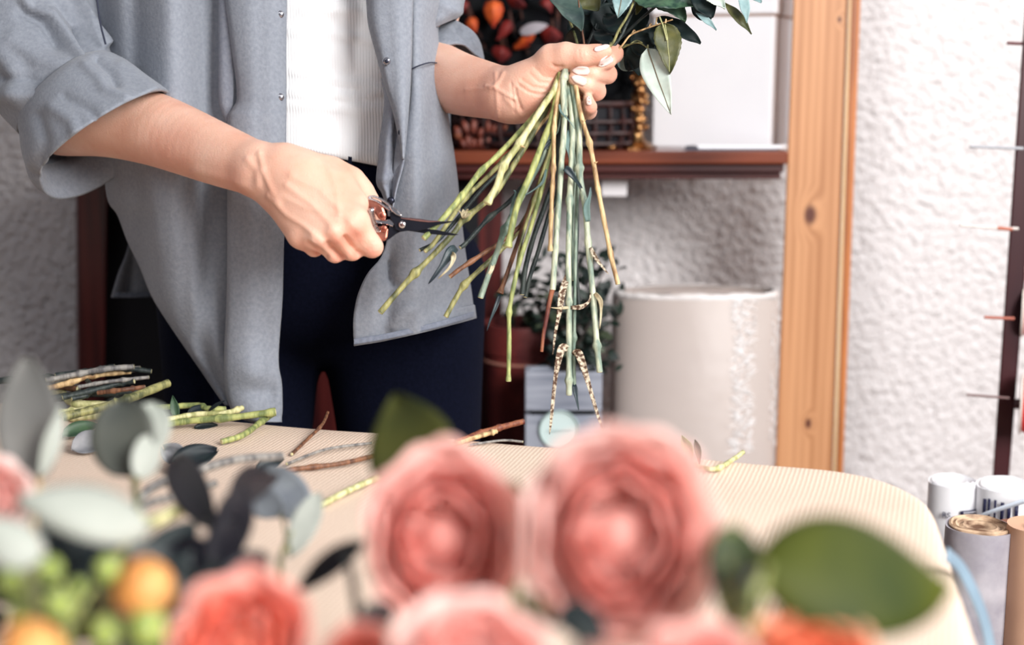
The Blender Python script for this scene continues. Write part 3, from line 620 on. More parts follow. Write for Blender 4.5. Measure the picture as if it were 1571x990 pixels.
for lab, pts, r, k, nd in (
    ('long green stem with a dark cut tip reaching past the shirt tail', [(230, 656, .004), (262, 650, .006), (300, 645, .009), (362, 640, .012), (423, 632, .016)], .0034, 'green', (.66, .98)),
    ('green stem behind the long one, reaching under the shirt tail', [(240, 626, .012), (300, 622, .014), (318, 627, .014), (346, 628, .012)], .003, 'green', (.5,)),
    ('pale green stem ending beside the shirt tail', [(256, 644, .010), (300, 636, .012), (345, 634, .013), (372, 626, .014)], .0028, 'pale', (.9,)),
    ('green side stem leaning from the long stem onto the cloth', [(420, 634, .009), (400, 648, .007), (372, 668, .004), (340, 678, .002)], .003, 'green', (.3,)),
    ('thin reddish twig lying bent on the cloth before the legs', [(448, 697, .000), (472, 674, .001), (494, 652, .006), (503, 633, .010)], .0016, 'brown', (.6,)),
    ('brown twig lying on the cloth below the reddish twig', [(380, 740, .002), (440, 722, .002), (520, 712, .002), (580, 698, .002)], .0022, 'brown', (.5,)),
    ('greyish twig lying on the cloth fold', [(440, 712, .002), (500, 690, .002), (570, 680, .002)], .0014, 'grey', ()),
    ('pale yellow green strip of stem on the cloth left of the olive leaf', [(488, 778, .002), (530, 755, .002), (586, 730, .002)], .0028, 'pale', ()),
    ('dry brown stem at the table edge below the terracotta pot', [(700, 679, .002), (740, 664, .005), (772, 655, .008), (803, 647, .010)], .0030, 'red', (.3, .6)),
    ('short dry tan stub beside the dry brown stem', [(690, 684, .001), (730, 671, .003), (762, 662, .006)], .0024, 'tan', (.9,)),
    ('thin grey twig along the table edge in front of the crate', [(720, 683, .001), (770, 676, .002), (802, 678, .001)], .0012, 'grey', ()),
    ('pale stem offcut lying right of the large rose', [(1060, 712, .001), (1096, 720, .002), (1126, 704, .002), (1140, 694, .004)], .0022, 'pale', (.4,))):
    table_stem('stalk_offcut', lab, pts, r, k, nd, group='stem offcuts scattered on the burlap')
M_LG = mk('leaf_green', (70, 96, 66), (44, 66, 54), scale=40, rough=.5)
M_LD = mk('leaf_dark', (28, 40, 42), (18, 26, 34), scale=40, rough=.45)
def table_leaf(lab, bp_, tp_, wpx, mat, nrmv=None, shape='oval', cup=.2, curl=.1, seed=0):
    b0 = PT(bp_[0], bp_[1], ZT + .003 + bp_[2]); t0 = PT(tp_[0], tp_[1], ZT + .003 + tp_[2]); d = depth_of(b0)
    o = obj('fallen_leaf', MB().grid(leaf_grid(b0, t0, wpx / F * d, nrmv if nrmv is not None else TOCAM + np.array([0, 0, .6]), curl, cup, 7, 12, shape, seed=seed)), mat, solid=.0005)
    return tag(o, lab, 'leaf', 'leaves fallen on the table')
table_leaf('small upright green leaf on the stems beside the shirt tail', (272, 646, .006), (265, 607, .03), 17, M_LG, shape='lance')
table_leaf('dark green leaf lying beside the small upright leaf', (288, 634, .012), (322, 626, .012), 16, M_LD)
table_leaf('dark pointed leaf sticking up under the shirt tail', (318, 632, .012), (346, 614, .026), 8, M_LD, shape='lance')
table_leaf('small folded pale green leaf standing at the table edge right of the large rose', (1062, 712, .0), (1046, 672, .018), 20, mk('leaf_pale_green', (176, 182, 136), (120, 128, 92), scale=60, rough=.6), shape='lance', cup=.5)
table_leaf('green leaf tip leaning beside the folded pale leaf', (1074, 712, .0), (1066, 676, .014), 12, M_LG, shape='lance', cup=.5)
table_leaf('small dark leaf flat on the cloth by the long stem', (298, 656, .001), (334, 652, .001), 12, M_LD)

M_GL = mk('grey_dry_leaf', (150, 150, 152), (108, 110, 116), scale=40, rough=.7)
table_leaf('grey curled leaf lying on the cloth below the thin grey twig', (452, 770, .004), (398, 742, .012), 44, M_GL, cup=.3)
table_leaf('dark leaf lying flat between the long green stem and the twigs', (262, 720, .004), (334, 690, .012), 44, M_LD)
table_leaf('dark leaf lying at the end of the long grey brown twig', (392, 722, .003), (436, 704, .010), 22, M_LD)
table_leaf('grey green leaf lying under the round eucalyptus leaf', (110, 690, .004), (170, 672, .01), 40, M_GL)
table_leaf('dull green leaf lying beside the short pale stem in the left heap', (96, 668, .004), (150, 652, .008), 26, M_LG)
table_leaf('pale curled leaf scrap right of the round eucalyptus leaf', (282, 712, .003), (252, 690, .014), 34, M_GL, cup=.5)
for lab, pts, r, k in (('dark dry stick at the very back of the left heap, broken short', [(118, 578, .034), (150, 568, .04), (176, 563, .042)], .0034, 'dark'), ('grey dry stick topmost at the back of the left heap', [(70, 584, .034), (120, 574, .038), (165, 566, .042), (205, 563, .042)], .003, 'grey'), ('dark dry stick under the noded stem in the left heap', [(60, 616, .012), (120, 606, .016), (176, 602, .018), (212, 600, .018)], .0042, 'dark'), ('brown dry stick half hidden behind the tall grey leaf', [(30, 604, .012), (80, 594, .018), (120, 597, .02)], .0036, 'brown'), ('pale stripped stem lying front left in the heap', [(70, 628, .004), (110, 640, .004), (160, 636, .006), (204, 626, .008)], .0034, 'pale')):
    table_stem('stalk_offcut', lab, pts, r, k, (.35, .6), group=G_)
# ------------------------------------------------------------------ person: smooth implicit body
def sdf_mesh(prims, h, pad=.02):
    lo = np.full(3, 1e9); hi = -lo
    for p in prims:
        if p[0] == 'c': _, a, b, ra, rb, k = p; r = max(ra, rb); lo = np.minimum(lo, np.minimum(a, b) - r - k - pad * .2); hi = np.maximum(hi, np.maximum(a, b) + r + k + pad * .2)
        else: _, c, rad, k = p; lo = np.minimum(lo, c - rad - k); hi = np.maximum(hi, c + rad + k)
    lo -= 2 * h; hi += 2 * h; dims = np.ceil((hi - lo) / h).astype(int) + 1
    fld = np.full(dims, .05, np.float32)
    for p in prims:
        if p[0] == 'c':
            _, a, b, ra, rb, k = p; r = max(ra, rb) + k + 3 * h; l_ = np.minimum(a, b) - r; h_ = np.maximum(a, b) + r
        else: _, c, rad, k = p; l_ = c - rad - k - 3 * h; h_ = c + rad + k + 3 * h
        i0 = np.clip(((l_ - lo) / h).astype(int), 0, dims - 1); i1 = np.clip(((h_ - lo) / h).astype(int) + 2, 1, dims)
        ax = [(lo[q] + h * np.arange(i0[q], i1[q])).astype(np.float32) for q in range(3)]
        X, Y, Z = np.meshgrid(*ax, indexing='ij', sparse=True)
        if p[0] == 'c':
            ba = b - a; L2 = max(float(ba @ ba), 1e-12)
            t = np.clip(((X - a[0]) * ba[0] + (Y - a[1]) * ba[1] + (Z - a[2]) * ba[2]) / L2, 0, 1)
            d = np.sqrt((X - a[0] - t * ba[0]) ** 2 + (Y - a[1] - t * ba[1]) ** 2 + (Z - a[2] - t * ba[2]) ** 2) - (ra + (rb - ra) * t)
        else:
            q = np.sqrt(((X - c[0]) / rad[0]) ** 2 + ((Y - c[1]) / rad[1]) ** 2 + ((Z - c[2]) / rad[2]) ** 2); d = (q - 1) * min(rad)
        sl = tuple(slice(i0[q], i1[q]) for q in range(3)); f = fld[sl]
        hh = np.maximum(k - np.abs(f - d), 0) / max(k, 1e-6); fld[sl] = np.minimum(f, d) - hh * hh * k * .25
    # surface nets
    s = fld < 0; nx, ny, nz = dims
    acc = np.zeros((nx - 1, ny - 1, nz - 1, 3), np.float32); cnt = np.zeros((nx - 1, ny - 1, nz - 1), np.float32)
    corners = [(i, j, k) for i in (0, 1) for j in (0, 1) for k in (0, 1)]
    def V(c): return fld[c[0]:nx - 1 + c[0], c[1]:ny - 1 + c[1], c[2]:nz - 1 + c[2]]
    for c in corners:
        for q in range(3):
            if c[q] == 0:
                e = list(c); e[q] = 1; a_, b_ = V(c), V(e); m_ = (a_ < 0) != (b_ < 0)
                t = a_[m_] / (a_[m_] - b_[m_]); pos = np.tile(np.array(c, np.float32), (len(t), 1)); pos[:, q] = t
                acc[m_] += pos; cnt[m_] += 1
    act = cnt > 0; idx = np.full(act.shape, -1, np.int64); idx[act] = np.arange(act.sum())
    cell = np.argwhere(act); verts = lo + h * (cell + acc[act] / cnt[act][:, None])
    faces = []
    for q in range(3):
        u, v = (q + 1) % 3, (q + 2) % 3
        n_ = [nx - 1, ny - 1, nz - 1]
        sl0 = [slice(1, n_[i]) for i in range(3)]; sl0[q] = slice(0, n_[q]); sl1 = list(sl0); sl1[q] = slice(1, n_[q] + 1)
        a_, b_ = s[tuple(sl0)], s[tuple(sl1)]; m_ = a_ != b_; c = np.argwhere(m_)
        c = c + np.array([0 if i == q else 1 for i in range(3)])
        def I(du, dv): e = c.copy(); e[:, u] -= du; e[:, v] -= dv; return idx[e[:, 0], e[:, 1], e[:, 2]]
        Q = np.stack([I(1, 1), I(0, 1), I(0, 0), I(1, 0)], 1); fl_ = ~a_[m_]; Q[fl_] = Q[fl_][:, ::-1]; faces.append(Q)
    Fc = np.concatenate(faces); Fc = Fc[(Fc >= 0).all(1)]
    # light smoothing
    for _ in range(2):
        sm = np.zeros_like(verts); ct = np.zeros(len(verts))
        for i in range(4): np.add.at(sm, Fc[:, i], verts[Fc[:, (i + 1) % 4]]); np.add.at(sm, Fc[:, i], verts[Fc[:, (i - 1) % 4]]); np.add.at(ct, Fc[:, i], 2)
        verts = verts * .5 + .5 * sm / np.maximum(ct, 1)[:, None]
    return verts, Fc
def vnormals(v, f):
    fn = np.cross(v[f[:, 2]] - v[f[:, 0]], v[f[:, 3]] - v[f[:, 1]]); n_ = np.zeros_like(v)
    for i in range(4): np.add.at(n_, f[:, i], fn)
    return n_ / (np.linalg.norm(n_, axis=1, keepdims=True) + 1e-12)
def seg_dist(p, line):
    d = np.full(len(p), 1e9)
    for a, b in zip(line[:-1], line[1:]):
        a = np.array(a, float); b = np.array(b, float); ba = b - a; t = np.clip(((p - a) @ ba) / (ba @ ba + 1e-9), 0, 1); d = np.minimum(d, np.linalg.norm(p - a - t[:, None] * ba, axis=1))
    return d
def carve(v, f, feats):
    """veins, tendons, creases: raise or lower the skin along lines"""
    n_ = vnormals(v, f); q = pix(v); face = np.clip((n_ @ TOCAM) * 2, 0, 1)
    off = np.zeros(len(v))
    for line, wd, am in feats: off += 1.35 * am * np.exp(-(seg_dist(q[:, :2], line) / wd) ** 2) * face
    return v + n_ * off[:, None]
def C(a, b, ra, rb, k=.008): return ('c', P(*a), P(*b), ra, rb, k)
def chain(pts, k=.006): return [C(p[:3], q[:3], p[3], q[3], k) for p, q in zip(pts[:-1], pts[1:])]

# --- arm on the left of the photo: forearm, fist closed round the secateurs
WR = (402, 263, 1.335)
A1 = []
A1 += chain([(60, -160, 1.56, .05), (80, 40, 1.53, .044), (98, 178, 1.505, .040)], .02)
def schain(pts, n, k=.0015): return chain([tuple(q) for q in cr(pts, n)], k)
A1 += schain([(98, 178, 1.505, .042), (165, 182, 1.465, .0395), (238, 199, 1.43, .0365), (330, 235, 1.378, .0305), (402, 263, 1.337, .0250)], 36, .0006)
A1 += [C((402, 262, 1.337), (455, 283, 1.322), .0238, .025, .012)]
mcp = {2: (543, 338, 1.292, .0128), 3: (516, 353, 1.288, .0122), 4: (488, 362, 1.292, .0118), 5: (461, 361, 1.302, .011)}
for k_, c_ in mcp.items():
    s0 = {2: (440, 258, 1.325), 3: (436, 268, 1.322), 4: (430, 280, 1.325), 5: (424, 290, 1.33)}[k_]
    A1.append(C(s0, c_[:3], .017, c_[3] + .0012, .014))
A1 += [C((470, 280, 1.325), (520, 318, 1.315), .024, .019, .014), C((445, 300, 1.335), (480, 345, 1.325), .022, .015, .012)]
pip = {2: (571, 379, 1.30, .0098), 3: (540, 384, 1.302, .0095), 4: (514, 388, 1.306, .0090), 5: (482, 381, 1.314, .0078)}
for k_ in (2, 3, 4, 5):
    m_, p_ = mcp[k_], pip[k_]; A1.append(C(m_[:3], p_[:3], m_[3] - .001, p_[3], .006))
    dip = (p_[0] - 4, p_[1] - 14, p_[2] + .024); tip = (p_[0] - 18, p_[1] - 30, p_[2] + .030)
    A1 += [C(p_[:3], dip, p_[3], p_[3] - .001, .003), C(dip, tip, p_[3] - .001, p_[3] - .002, .003)]
A1 += chain([(440, 252, 1.335, .019), (508, 268, 1.338, .0150), (538, 279, 1.343, .0122), (555, 297, 1.346, .0105), (569, 318, 1.350, .0088), (574, 332, 1.352, .0070)], .010)
A1 += [C((520, 285, 1.322), (545, 312, 1.312), .0150, .0115, .014)]
v1, f1 = sdf_mesh(A1, .0019)
feats1 = [([(398, 236), (404, 262), (416, 290), (428, 310)], 4.5, .0012), ([(412, 300), (440, 330), (466, 346), (500, 374)], 4, .0014), ([(430, 300), (470, 320), (520, 330)], 4, .0006),
          ([(446, 270), (490, 290), (538, 340)], 5, .0008), ([(440, 285), (480, 315), (514, 352)], 5, .0009), ([(500, 250), (516, 290), (520, 330)], 4, .0006),
          ([(538, 345), (550, 352)], 8, .0016), ([(508, 356), (518, 366)], 8, .0016), ([(480, 368), (490, 374)], 7, .0014), ([(530, 366), (540, 380), (552, 392)], 4.5, -.0046), ([(502, 374), (512, 384), (524, 397)], 4, -.0036), ([(474, 374), (488, 384), (499, 395)], 4, -.0030),
          ([(380, 245), (395, 262), (396, 285)], 6, .0010), ([(300, 262), (350, 276), (385, 290)], 7, .0009),
          ([(560, 384), (580, 378)], 2.0, -.0006), ([(562, 376), (583, 370)], 2, -.0005)]
v1 = carve(v1, f1, feats1)

# --- arm on the right of the photo: forearm and hand round the stems
A2 = []
A2 += chain([(664, -160, 1.60, .036), (666, 0, 1.58, .030), (654, 80, 1.555, .030), (655, 112, 1.545, .034)], .008)
A2 += schain([(655, 110, 1.545, .037), (700, 127, 1.485, .0325), (740, 137, 1.450, .0290), (782, 146, 1.418, .0255)], 30, .0006)
A2 += [C((782, 146, 1.418), (812, 143, 1.408), .0250, .0240, .012)]
A2 += [C((806, 128, 1.405), (846, 94, 1.388), .0190, .0145, .012), C((800, 150, 1.412), (830, 150, 1.405), .0215, .017, .012), C((812, 132, 1.405), (835, 128, 1.402), .020, .0165, .012)]
for c_, r_ in (((866, 92, 1.432), .0125), ((870, 112, 1.436), .0125), ((866, 132, 1.434), .0120), ((856, 150, 1.428), .0108)):
    A2.append(C((812, 140, 1.42), c_, .018, r_, .012))
A2 += chain([(846, 90, 1.386, .0142), (868, 85, 1.378, .0118), (893, 86, 1.372, .0098), (914, 83, 1.372, .0086), (930, 79, 1.374, .0062)], .006)
A2 += chain([(866, 92, 1.432, .0118), (925, 82, 1.428, .0098), (941, 82, 1.408, .0098), (932, 93, 1.388, .0082), (918, 101, 1.381, .0058)], .0025)
A2 += chain([(870, 112, 1.436, .0118), (918, 112, 1.428, .0096), (932, 114, 1.408, .0094), (908, 112, 1.384, .0084), (884, 109, 1.380, .0060)], .0025)
A2 += chain([(866, 132, 1.434, .0115), (904, 138, 1.424, .0094), (915, 140, 1.406, .0094), (900, 130, 1.385, .0082), (880, 121, 1.380, .0060)], .0025)
A2 += chain([(856, 150, 1.428, .0105), (890, 166, 1.422, .0084), (903, 171, 1.406, .0080), (905, 164, 1.390, .0068), (902, 151, 1.385, .0052)], .0025)
v2, f2 = sdf_mesh(A2, .0016)
feats2 = [([(746, 132), (760, 135), (772, 142), (790, 152)], 2.6, .0012), ([(715, 138), (745, 136)], 3, .0006), ([(752, 136), (764, 128), (772, 112)], 3, .0008),
          ([(795, 130), (812, 142), (830, 146), (845, 142)], 1.8, -.0012), ([(800, 122), (818, 134), (838, 137)], 1.8, -.0010), ([(812, 112), (826, 126), (842, 128)], 1.6, -.0008), ([(820, 104), (834, 118), (848, 119)], 1.6, -.0007),
          ([(790, 135), (793, 150), (800, 168)], 2, -.0012), ([(784, 128), (787, 150), (790, 172)], 2, -.0008), ([(848, 100), (854, 104), (862, 103)], 3, -.0012),
          ([(888, 77), (890, 92)], 1.6, -.0005), ([(893, 77), (895, 92)], 1.4, -.0004), ([(760, 112), (764, 180)], 3, .0006), ([(775, 150), (800, 178)], 4, .0006)]
v2 = carve(v2, f2, feats2)

# --- trunk, neck and head (mostly under clothes or above the picture)
BX, BY = (472 - CX) / F * 1.62, 1.615
def W(x, y, z): return np.array([BX + x, BY + y, z])
def E(c, rad, k): return ('e', W(*c), np.array(rad, float), k)
def CW(a, b, ra, rb, k=.03): return ('c', W(*a), W(*b), ra, rb, k)
T_ = [E((0, 0, 1.02), (.126, .092, .16), .05), E((0, .0, 1.20), (.122, .090, .16), .05), E((0, .0, 1.33), (.130, .096, .12), .06),
      E((-.05, -.06, 1.255), (.055, .05, .055), .03), E((.05, -.06, 1.255), (.055, .05, .055), .03),
      CW((-.15, 0, 1.40), (.15, 0, 1.40), .05, .05, .05), CW((0, .0, 1.40), (0, -.015, 1.52), .055, .050, .04), E((0, -.02, 1.60), (.073, .092, .108), .03),
      E((0, -.108, 1.585), (.012, .016, .022), .012), E((0, -.10, 1.535), (.03, .012, .014), .01), E((-.076, -.01, 1.59), (.010, .02, .03), .008), E((.076, -.01, 1.59), (.010, .02, .03), .008),
      CW((-.17, .0, 1.39), tuple(P(60, -160, 1.56) - W(0, 0, 0)), .052, .049, .03), CW((.17, .0, 1.39), tuple(P(664, -160, 1.60) - W(0, 0, 0)), .048, .036, .02)]
v3, f3 = sdf_mesh(T_, .009)
m = mk('skin', (222, 166, 142), (238, 196, 174), scale=22, rough=.48, bump=.25, bscale=620, sss=.15, spec=.4, detail=6, c3=(231, 183, 160), lo=.3, hi=.7)
M_SKIN = m
nt = m.node_tree; n = nt.nodes; L = nt.links; b = n['Principled BSDF']; src = b.inputs['Base Color'].links[0].from_socket
at = n.new('ShaderNodeAttribute'); at.attribute_name = 'flush'; mx = n.new('ShaderNodeMix'); mx.data_type = 'RGBA'; mx.inputs[7].default_value = lin((206, 112, 92)); L.new(at.outputs['Fac'], mx.inputs[0]); L.new(src, mx.inputs[6]); L.new(mx.outputs[2], b.inputs['Base Color'])
def flush(v, spots):
    q = pix(v)[:, :2]; f_ = np.zeros(len(v))
    for x, y, r, a in spots: f_ = np.maximum(f_, a * np.exp(-((q[:, 0] - x) ** 2 + (q[:, 1] - y) ** 2) / (r * r)))
    return f_
FL = np.concatenate([np.zeros(len(v3)), flush(v1, [(546, 358, 16, .55), (571, 388, 14, .55), (513, 372, 16, .5), (486, 384, 14, .5), (520, 396, 18, .5), (545, 394, 12, .45), (465, 380, 16, .35), (548, 300, 14, .25), (350, 285, 40, .3), (250, 245, 60, .3)]), flush(v2, [(918, 82, 16, .5), (950, 80, 12, .45), (938, 112, 12, .4), (920, 140, 12, .4), (906, 165, 12, .4), (820, 165, 26, .35), (850, 108, 14, .4), (885, 92, 20, .25), (730, 175, 60, .35)])])
pb = MB()
for v_, f_ in ((v3, f3), (v1, f1), (v2, f2)): pb.add(v_, f_.tolist())
person = obj('person', pb, M_SKIN, loc=(BX, BY, 0))
fa_ = person.data.attributes.new('flush', 'FLOAT', 'POINT'); fa_.data.foreach_set('value', FL.astype(np.float32))
tag(person, 'person in open grey overshirt, white top and black trousers cutting a bunch of stems', 'person')
hv, hf = sdf_mesh([E((0, .02, 1.635), (.082, .092, .095), .02), E((0, .09, 1.56), (.06, .05, .13), .03)], .009)
obj('hair', MB().add(hv, hf.tolist()), mk('hair_brown', (70, 46, 34), (46, 30, 24), scale=80, stretch=(6, 6, .4), rough=.4), person)
for sx in (-.03, .03): obj('eye', MB().ball(W(sx, -.094, 1.612), (.012, .006, .006)), mk('eye_dark', (40, 34, 32), rough=.2), person)

# --- nails
M_NAIL = mk('nail_varnish', (246, 214, 206), rough=.15, coat=.6, spec=.6)
q2 = pix(v2); n2 = vnormals(v2, f2)
def nail(cx_, cy_, dx, dy, ln, wd, lift=.0005):
    ax = np.array([dx, dy]) / math.hypot(dx, dy); pr = np.array([-ax[1], ax[0]]); g = []
    front = (n2 @ TOCAM) > -.1
    qq = q2[front]; nn_ = n2[front]; vv = v2[front]
    for t in np.linspace(-1, 1, 12):
        row = []; wv_ = (1 - max(0, t) ** 2.2 * .95) * (1 - max(0, -t) ** 6 * .35) * (1 if abs(t) < .999 else .4)
        for u in np.linspace(-1, 1, 7):
            px = cx_ + ax[0] * t * ln / 2 + pr[0] * u * wv_ * wd / 2; py = cy_ + ax[1] * t * ln / 2 + pr[1] * u * wv_ * wd / 2
            dd = (qq[:, 0] - px) ** 2 + (qq[:, 1] - py) ** 2; near_ = np.argsort(dd)[:14]; near_ = near_[qq[near_, 2] < qq[near_, 2].min() + .012]
            d = qq[near_, 2].mean() - .0007 - lift * (1 - u * u)
            row.append(P(px, py, d))
        g.append(row)
    return obj('fingernail', MB().grid(g), M_NAIL, person, solid=.0006, label='pale pink varnished nail')
nail(929, 94.5, -22, 13, 26, 13); nail(891, 108.5, -26, -1, 27, 13); nail(888, 122.5, -20, -9, 25, 13); nail(903, 154.5, -2, -10, 14, 8); nail(924, 73, 28, -8, 26, 8)

# ------------------------------------------------------------------ clothes
def cloth(name, c1, c2, bump=.25):
    return mk(name, c1, c2, scale=260, rough=.85, spec=.15, sheen=.15, bump=bump, bscale=420, detail=3, lo=.3, hi=.7)
M_SHIRT = cloth('grey_twill', (128, 133, 143), (142, 147, 156)); M_SHIRT_IN = cloth('grey_twill_inside', (122, 126, 138), (138, 142, 152))
# trousers
BX = (490 - CX) / F * 1.62
TR = [E((-.01, .0, .985), (.152, .116, .085), .05), E((0, .01, .87), (.178, .120, .10), .05),
      CW((-.092, .005, .86), (-.108, .0, .46), .098, .066, .012), CW((.092, .005, .86), (.108, .0, .46), .098, .066, .012), CW((-.108, 0, .46), (-.104, .02, .07), .068, .058, .02), CW((.108, 0, .46), (.104, .02, .07), .068, .058, .02)]
tv, tf = sdf_mesh(TR, .010)
tv = tv[:]; keep = tv[tf][:, :, 2].max(1) < 1.035
tf = tf[keep]
M_PANT = mk('black_denim', (8, 12, 27), (12, 16, 33), scale=300, rough=.92, spec=.08, bump=.2, bscale=500)
trousers = obj('trousers', MB().add(tv, tf.tolist()), M_PANT, person)
for px in (537, 470): obj('belt_loop', MB().prism([(px - 3, 240), (px + 3, 241), (px + 3, 276), (px - 3, 275)], 1.478, 1.484), M_PANT, trousers)
for s in (-1, 1):
    sv, sf = sdf_mesh([CW((s * .1, .03, .045), (s * .115, -.13, .035), .044, .040, .02)], .008); sv = sv.copy(); sv[:, 2] = np.maximum(sv[:, 2], .001)
    obj('shoe', MB().add(sv, sf.tolist()), mk('shoe_black', (24, 22, 24), rough=.5), person)
# tank top
m = mk('white_ribbed_cotton', (250, 250, 252), rough=.9, spec=.1)
nt = m.node_tree; n = nt.nodes; L = nt.links; tc = n.new('ShaderNodeTexCoord'); wv = n.new('ShaderNodeTexWave'); wv.bands_direction = 'X'; wv.inputs['Scale'].default_value = 105; L.new(tc.outputs['Object'], wv.inputs['Vector'])
bp = n.new('ShaderNodeBump'); bp.inputs['Strength'].default_value = .35; bp.inputs['Distance'].default_value = .001; L.new(wv.outputs['Fac'], bp.inputs['Height']); L.new(bp.outputs[0], n['Principled BSDF'].inputs['Normal'])
g = []; NT = 120
folds = [([(440, 50), (490, 47), (540, 56), (600, 70)], 5, .005), ([(440, 108), (490, 116), (530, 126), (600, 138)], 6, .005), ([(440, 142), (500, 147), (560, 146), (600, 138)], 3.2, .006), ([(440, 160), (510, 166), (590, 168)], 6, .003), ([(545, 232), (590, 240)], 5, .003), ([(470, 16), (540, 14), (600, 26)], 7, .004)]
for i in range(90):
    t = i / 89; z = 1.022 + (1.42 - 1.022) * t; row = []
    a_ = np.interp(z, [.98, 1.05, 1.2, 1.33, 1.42], [.140, .138, .134, .145, .150]); b_ = np.interp(z, [.98, 1.05, 1.2, 1.25, 1.33, 1.42], [.113, .112, .110, .130, .120, .085])
    for j in range(NT):
        th = j * 2 * PI / NT; row.append(W(a_ * math.cos(th), b_ * math.sin(th), z - .058 * math.cos(th) * .55 * (1 - t) ** 3))
    g.append(row)
g = np.array(g); fl = g.reshape(-1, 3); q = pix(fl); fr_ = fl[:, 1] < BY
off = np.zeros(len(fl))
for ln, wd, am in folds: off += am * np.exp(-(seg_dist(q[:, :2], ln) / wd) ** 2)
off += .0012 * np.sin(q[:, 1] * .09 + np.sin(q[:, 0] * .03) * 1.4)
fl[fr_, 1] -= off[fr_]; g = fl.reshape(g.shape)
obj('tank_top', MB().grid(g, cv=True), m, person, solid=.0015)

# overshirt ----------------------------------------------------------
def vfold(lst):
    def f(x, y):
        o = 0
        for (x0, x1, y0, y1, wd, am) in lst:
            c_ = x0 + (x1 - x0) * (y - y0) / (y1 - y0); o = o + am * np.exp(-((x - c_) / wd) ** 2) * np.clip((y - y0 + 30) / 60, 0, 1)
        return o
    return f
body = MB()
lE = [(-330, 250), (-200, 160), (-70, 118), (60, 132), (150, 146), (230, 158), (303, 165), (330, 181), (370, 196), (410, 215), (456, 234), (499, 261), (533, 284), (572, 311), (606, 334), (622, 346)]
rows = []
for y, x0 in lE:
    x1 = 372 if y > -100 else 372 - (y + 100) * .25; dd = np.interp(y, [-330, -150, -70, 240, 640], [1.57, 1.47, 1.450, 1.455, 1.505]); wdt = x1 - x0
    rows.append([(x0, y, dd + .10 * min(1, wdt / 200)), (x0 + wdt * .12, y, dd + .055 * min(1, wdt / 200)), (x0 + wdt * .3, y, dd + .012), (x0 + wdt * .55, y, dd - .004), (x0 + wdt * .8, y, dd + .012), (x1, y, dd + .032)])
fd = vfold([(262, 262, -60, 620, 26, .016), (205, 215, -60, 400, 14, -.010), (325, 318, -60, 620, 16, -.010), (235, 250, 250, 560, 12, .006), (300, 296, 200, 600, 9, .004)])
body.grid(sheet(rows, 84, 40, fd))
# right front panel
LR = [(-330, 560, 640), (-200, 600, 676), (-70, 615, 690), (0, 622, 682), (41, 625, 672), (90, 624, 676), (153, 622, 684), (200, 612, 690), (237, 606, 696), (278, 603, 701), (313, 603, 704), (350, 598, 708), (392, 586, 713), (420, 564, 717), (447, 551, 721), (470, 545, 724)]
rows = []
for y, x0, x1 in LR:
    d0 = np.interp(y, [-330, -150, -70, 240, 500], [1.57, 1.46, 1.44, 1.425, 1.450]); wd = x1 - x0
    rows.append([(x0, y, d0 + .004), (x0 + wd * .25, y, d0 - .004), (x0 + wd * .55, y, d0 + .006), (x0 + wd * .82, y, d0 + .035), (x1 - 1, y, d0 + .075), (x1, y, d0 + .13)])
rows.append([(542, 495, 1.450), (590, 500, 1.447), (645, 492, 1.456), (692, 478, 1.480), (725, 470, 1.52), (725, 468, 1.57)])
rows.append([(543, 531, 1.455), (596, 522, 1.452), (654, 509, 1.460), (700, 497, 1.485), (728, 489, 1.525), (728, 487, 1.575)])
fd = vfold([(655, 670, 0, 500, 12, -.006), (600, 592, 380, 520, 14, -.010), (640, 640, 120, 500, 14, .006)])
def fd2(x, y): return fd(x, y) + .008 * np.exp(-(seg_dist(np.stack([np.ravel(x), np.ravel(y)], 1), [(597, 400), (596, 425), (606, 438), (616, 440)]).reshape(np.shape(x)) / 5) ** 2) * -1 + .006 * np.exp(-(seg_dist(np.stack([np.ravel(x), np.ravel(y)], 1), [(610, 485), (628, 474), (600, 500)]).reshape(np.shape(x)) / 8) ** 2)
body.grid(sheet(rows, 70, 44, fd2))
# back
rows = []
for y, x0, x1 in ((-340, 250, 640), (-200, 190, 690), (-70, 150, 700), (60, 170, 690), (200, 190, 690), (300, 203, 690), (375, 198, 695), (420, 182, 700), (456, 171, 700)):
    rows.append([(x0, y, 1.70), (x0 + 60, y - 2, 1.745), ((x0 + x1) / 2, y - 8, 1.78), (x1 - 60, y - 4, 1.745), (x1, y, 1.70)])
body.grid(sheet(rows, 30, 30, vfold([(230, 215, 300, 456, 10, .010), (205, 195, 340, 456, 6, -.008)])))
shirt = obj('overshirt', body, M_SHIRT, person, solid=.0016)
# hems
M_SEAM = cloth('grey_seam', (114, 121, 136), (130, 136, 150))
hem = [(543, 529, 1.452), (596, 520, 1.449), (654, 507, 1.457), (700, 495, 1.482), (727, 487, 1.520)]
h2 = [(p[0], p[1] - 9, p[2] + .0002) for p in hem]
obj('hem', MB().grid(sheet([h2, hem], 4, 40, lambda x, y: .0022 + .0012 * np.sin(x * .5))), M_SEAM, shirt, solid=.0012)
obj('hem', MB().grid(sheet([[(180, 449, 1.70), (205, 449, 1.717), (232, 448, 1.738)], [(171, 457, 1.696), (200, 457, 1.713), (232, 456, 1.736)]], 4, 20, lambda x, y: .002 + .001 * np.sin(x * .7))), M_SEAM, shirt, solid=.0012)
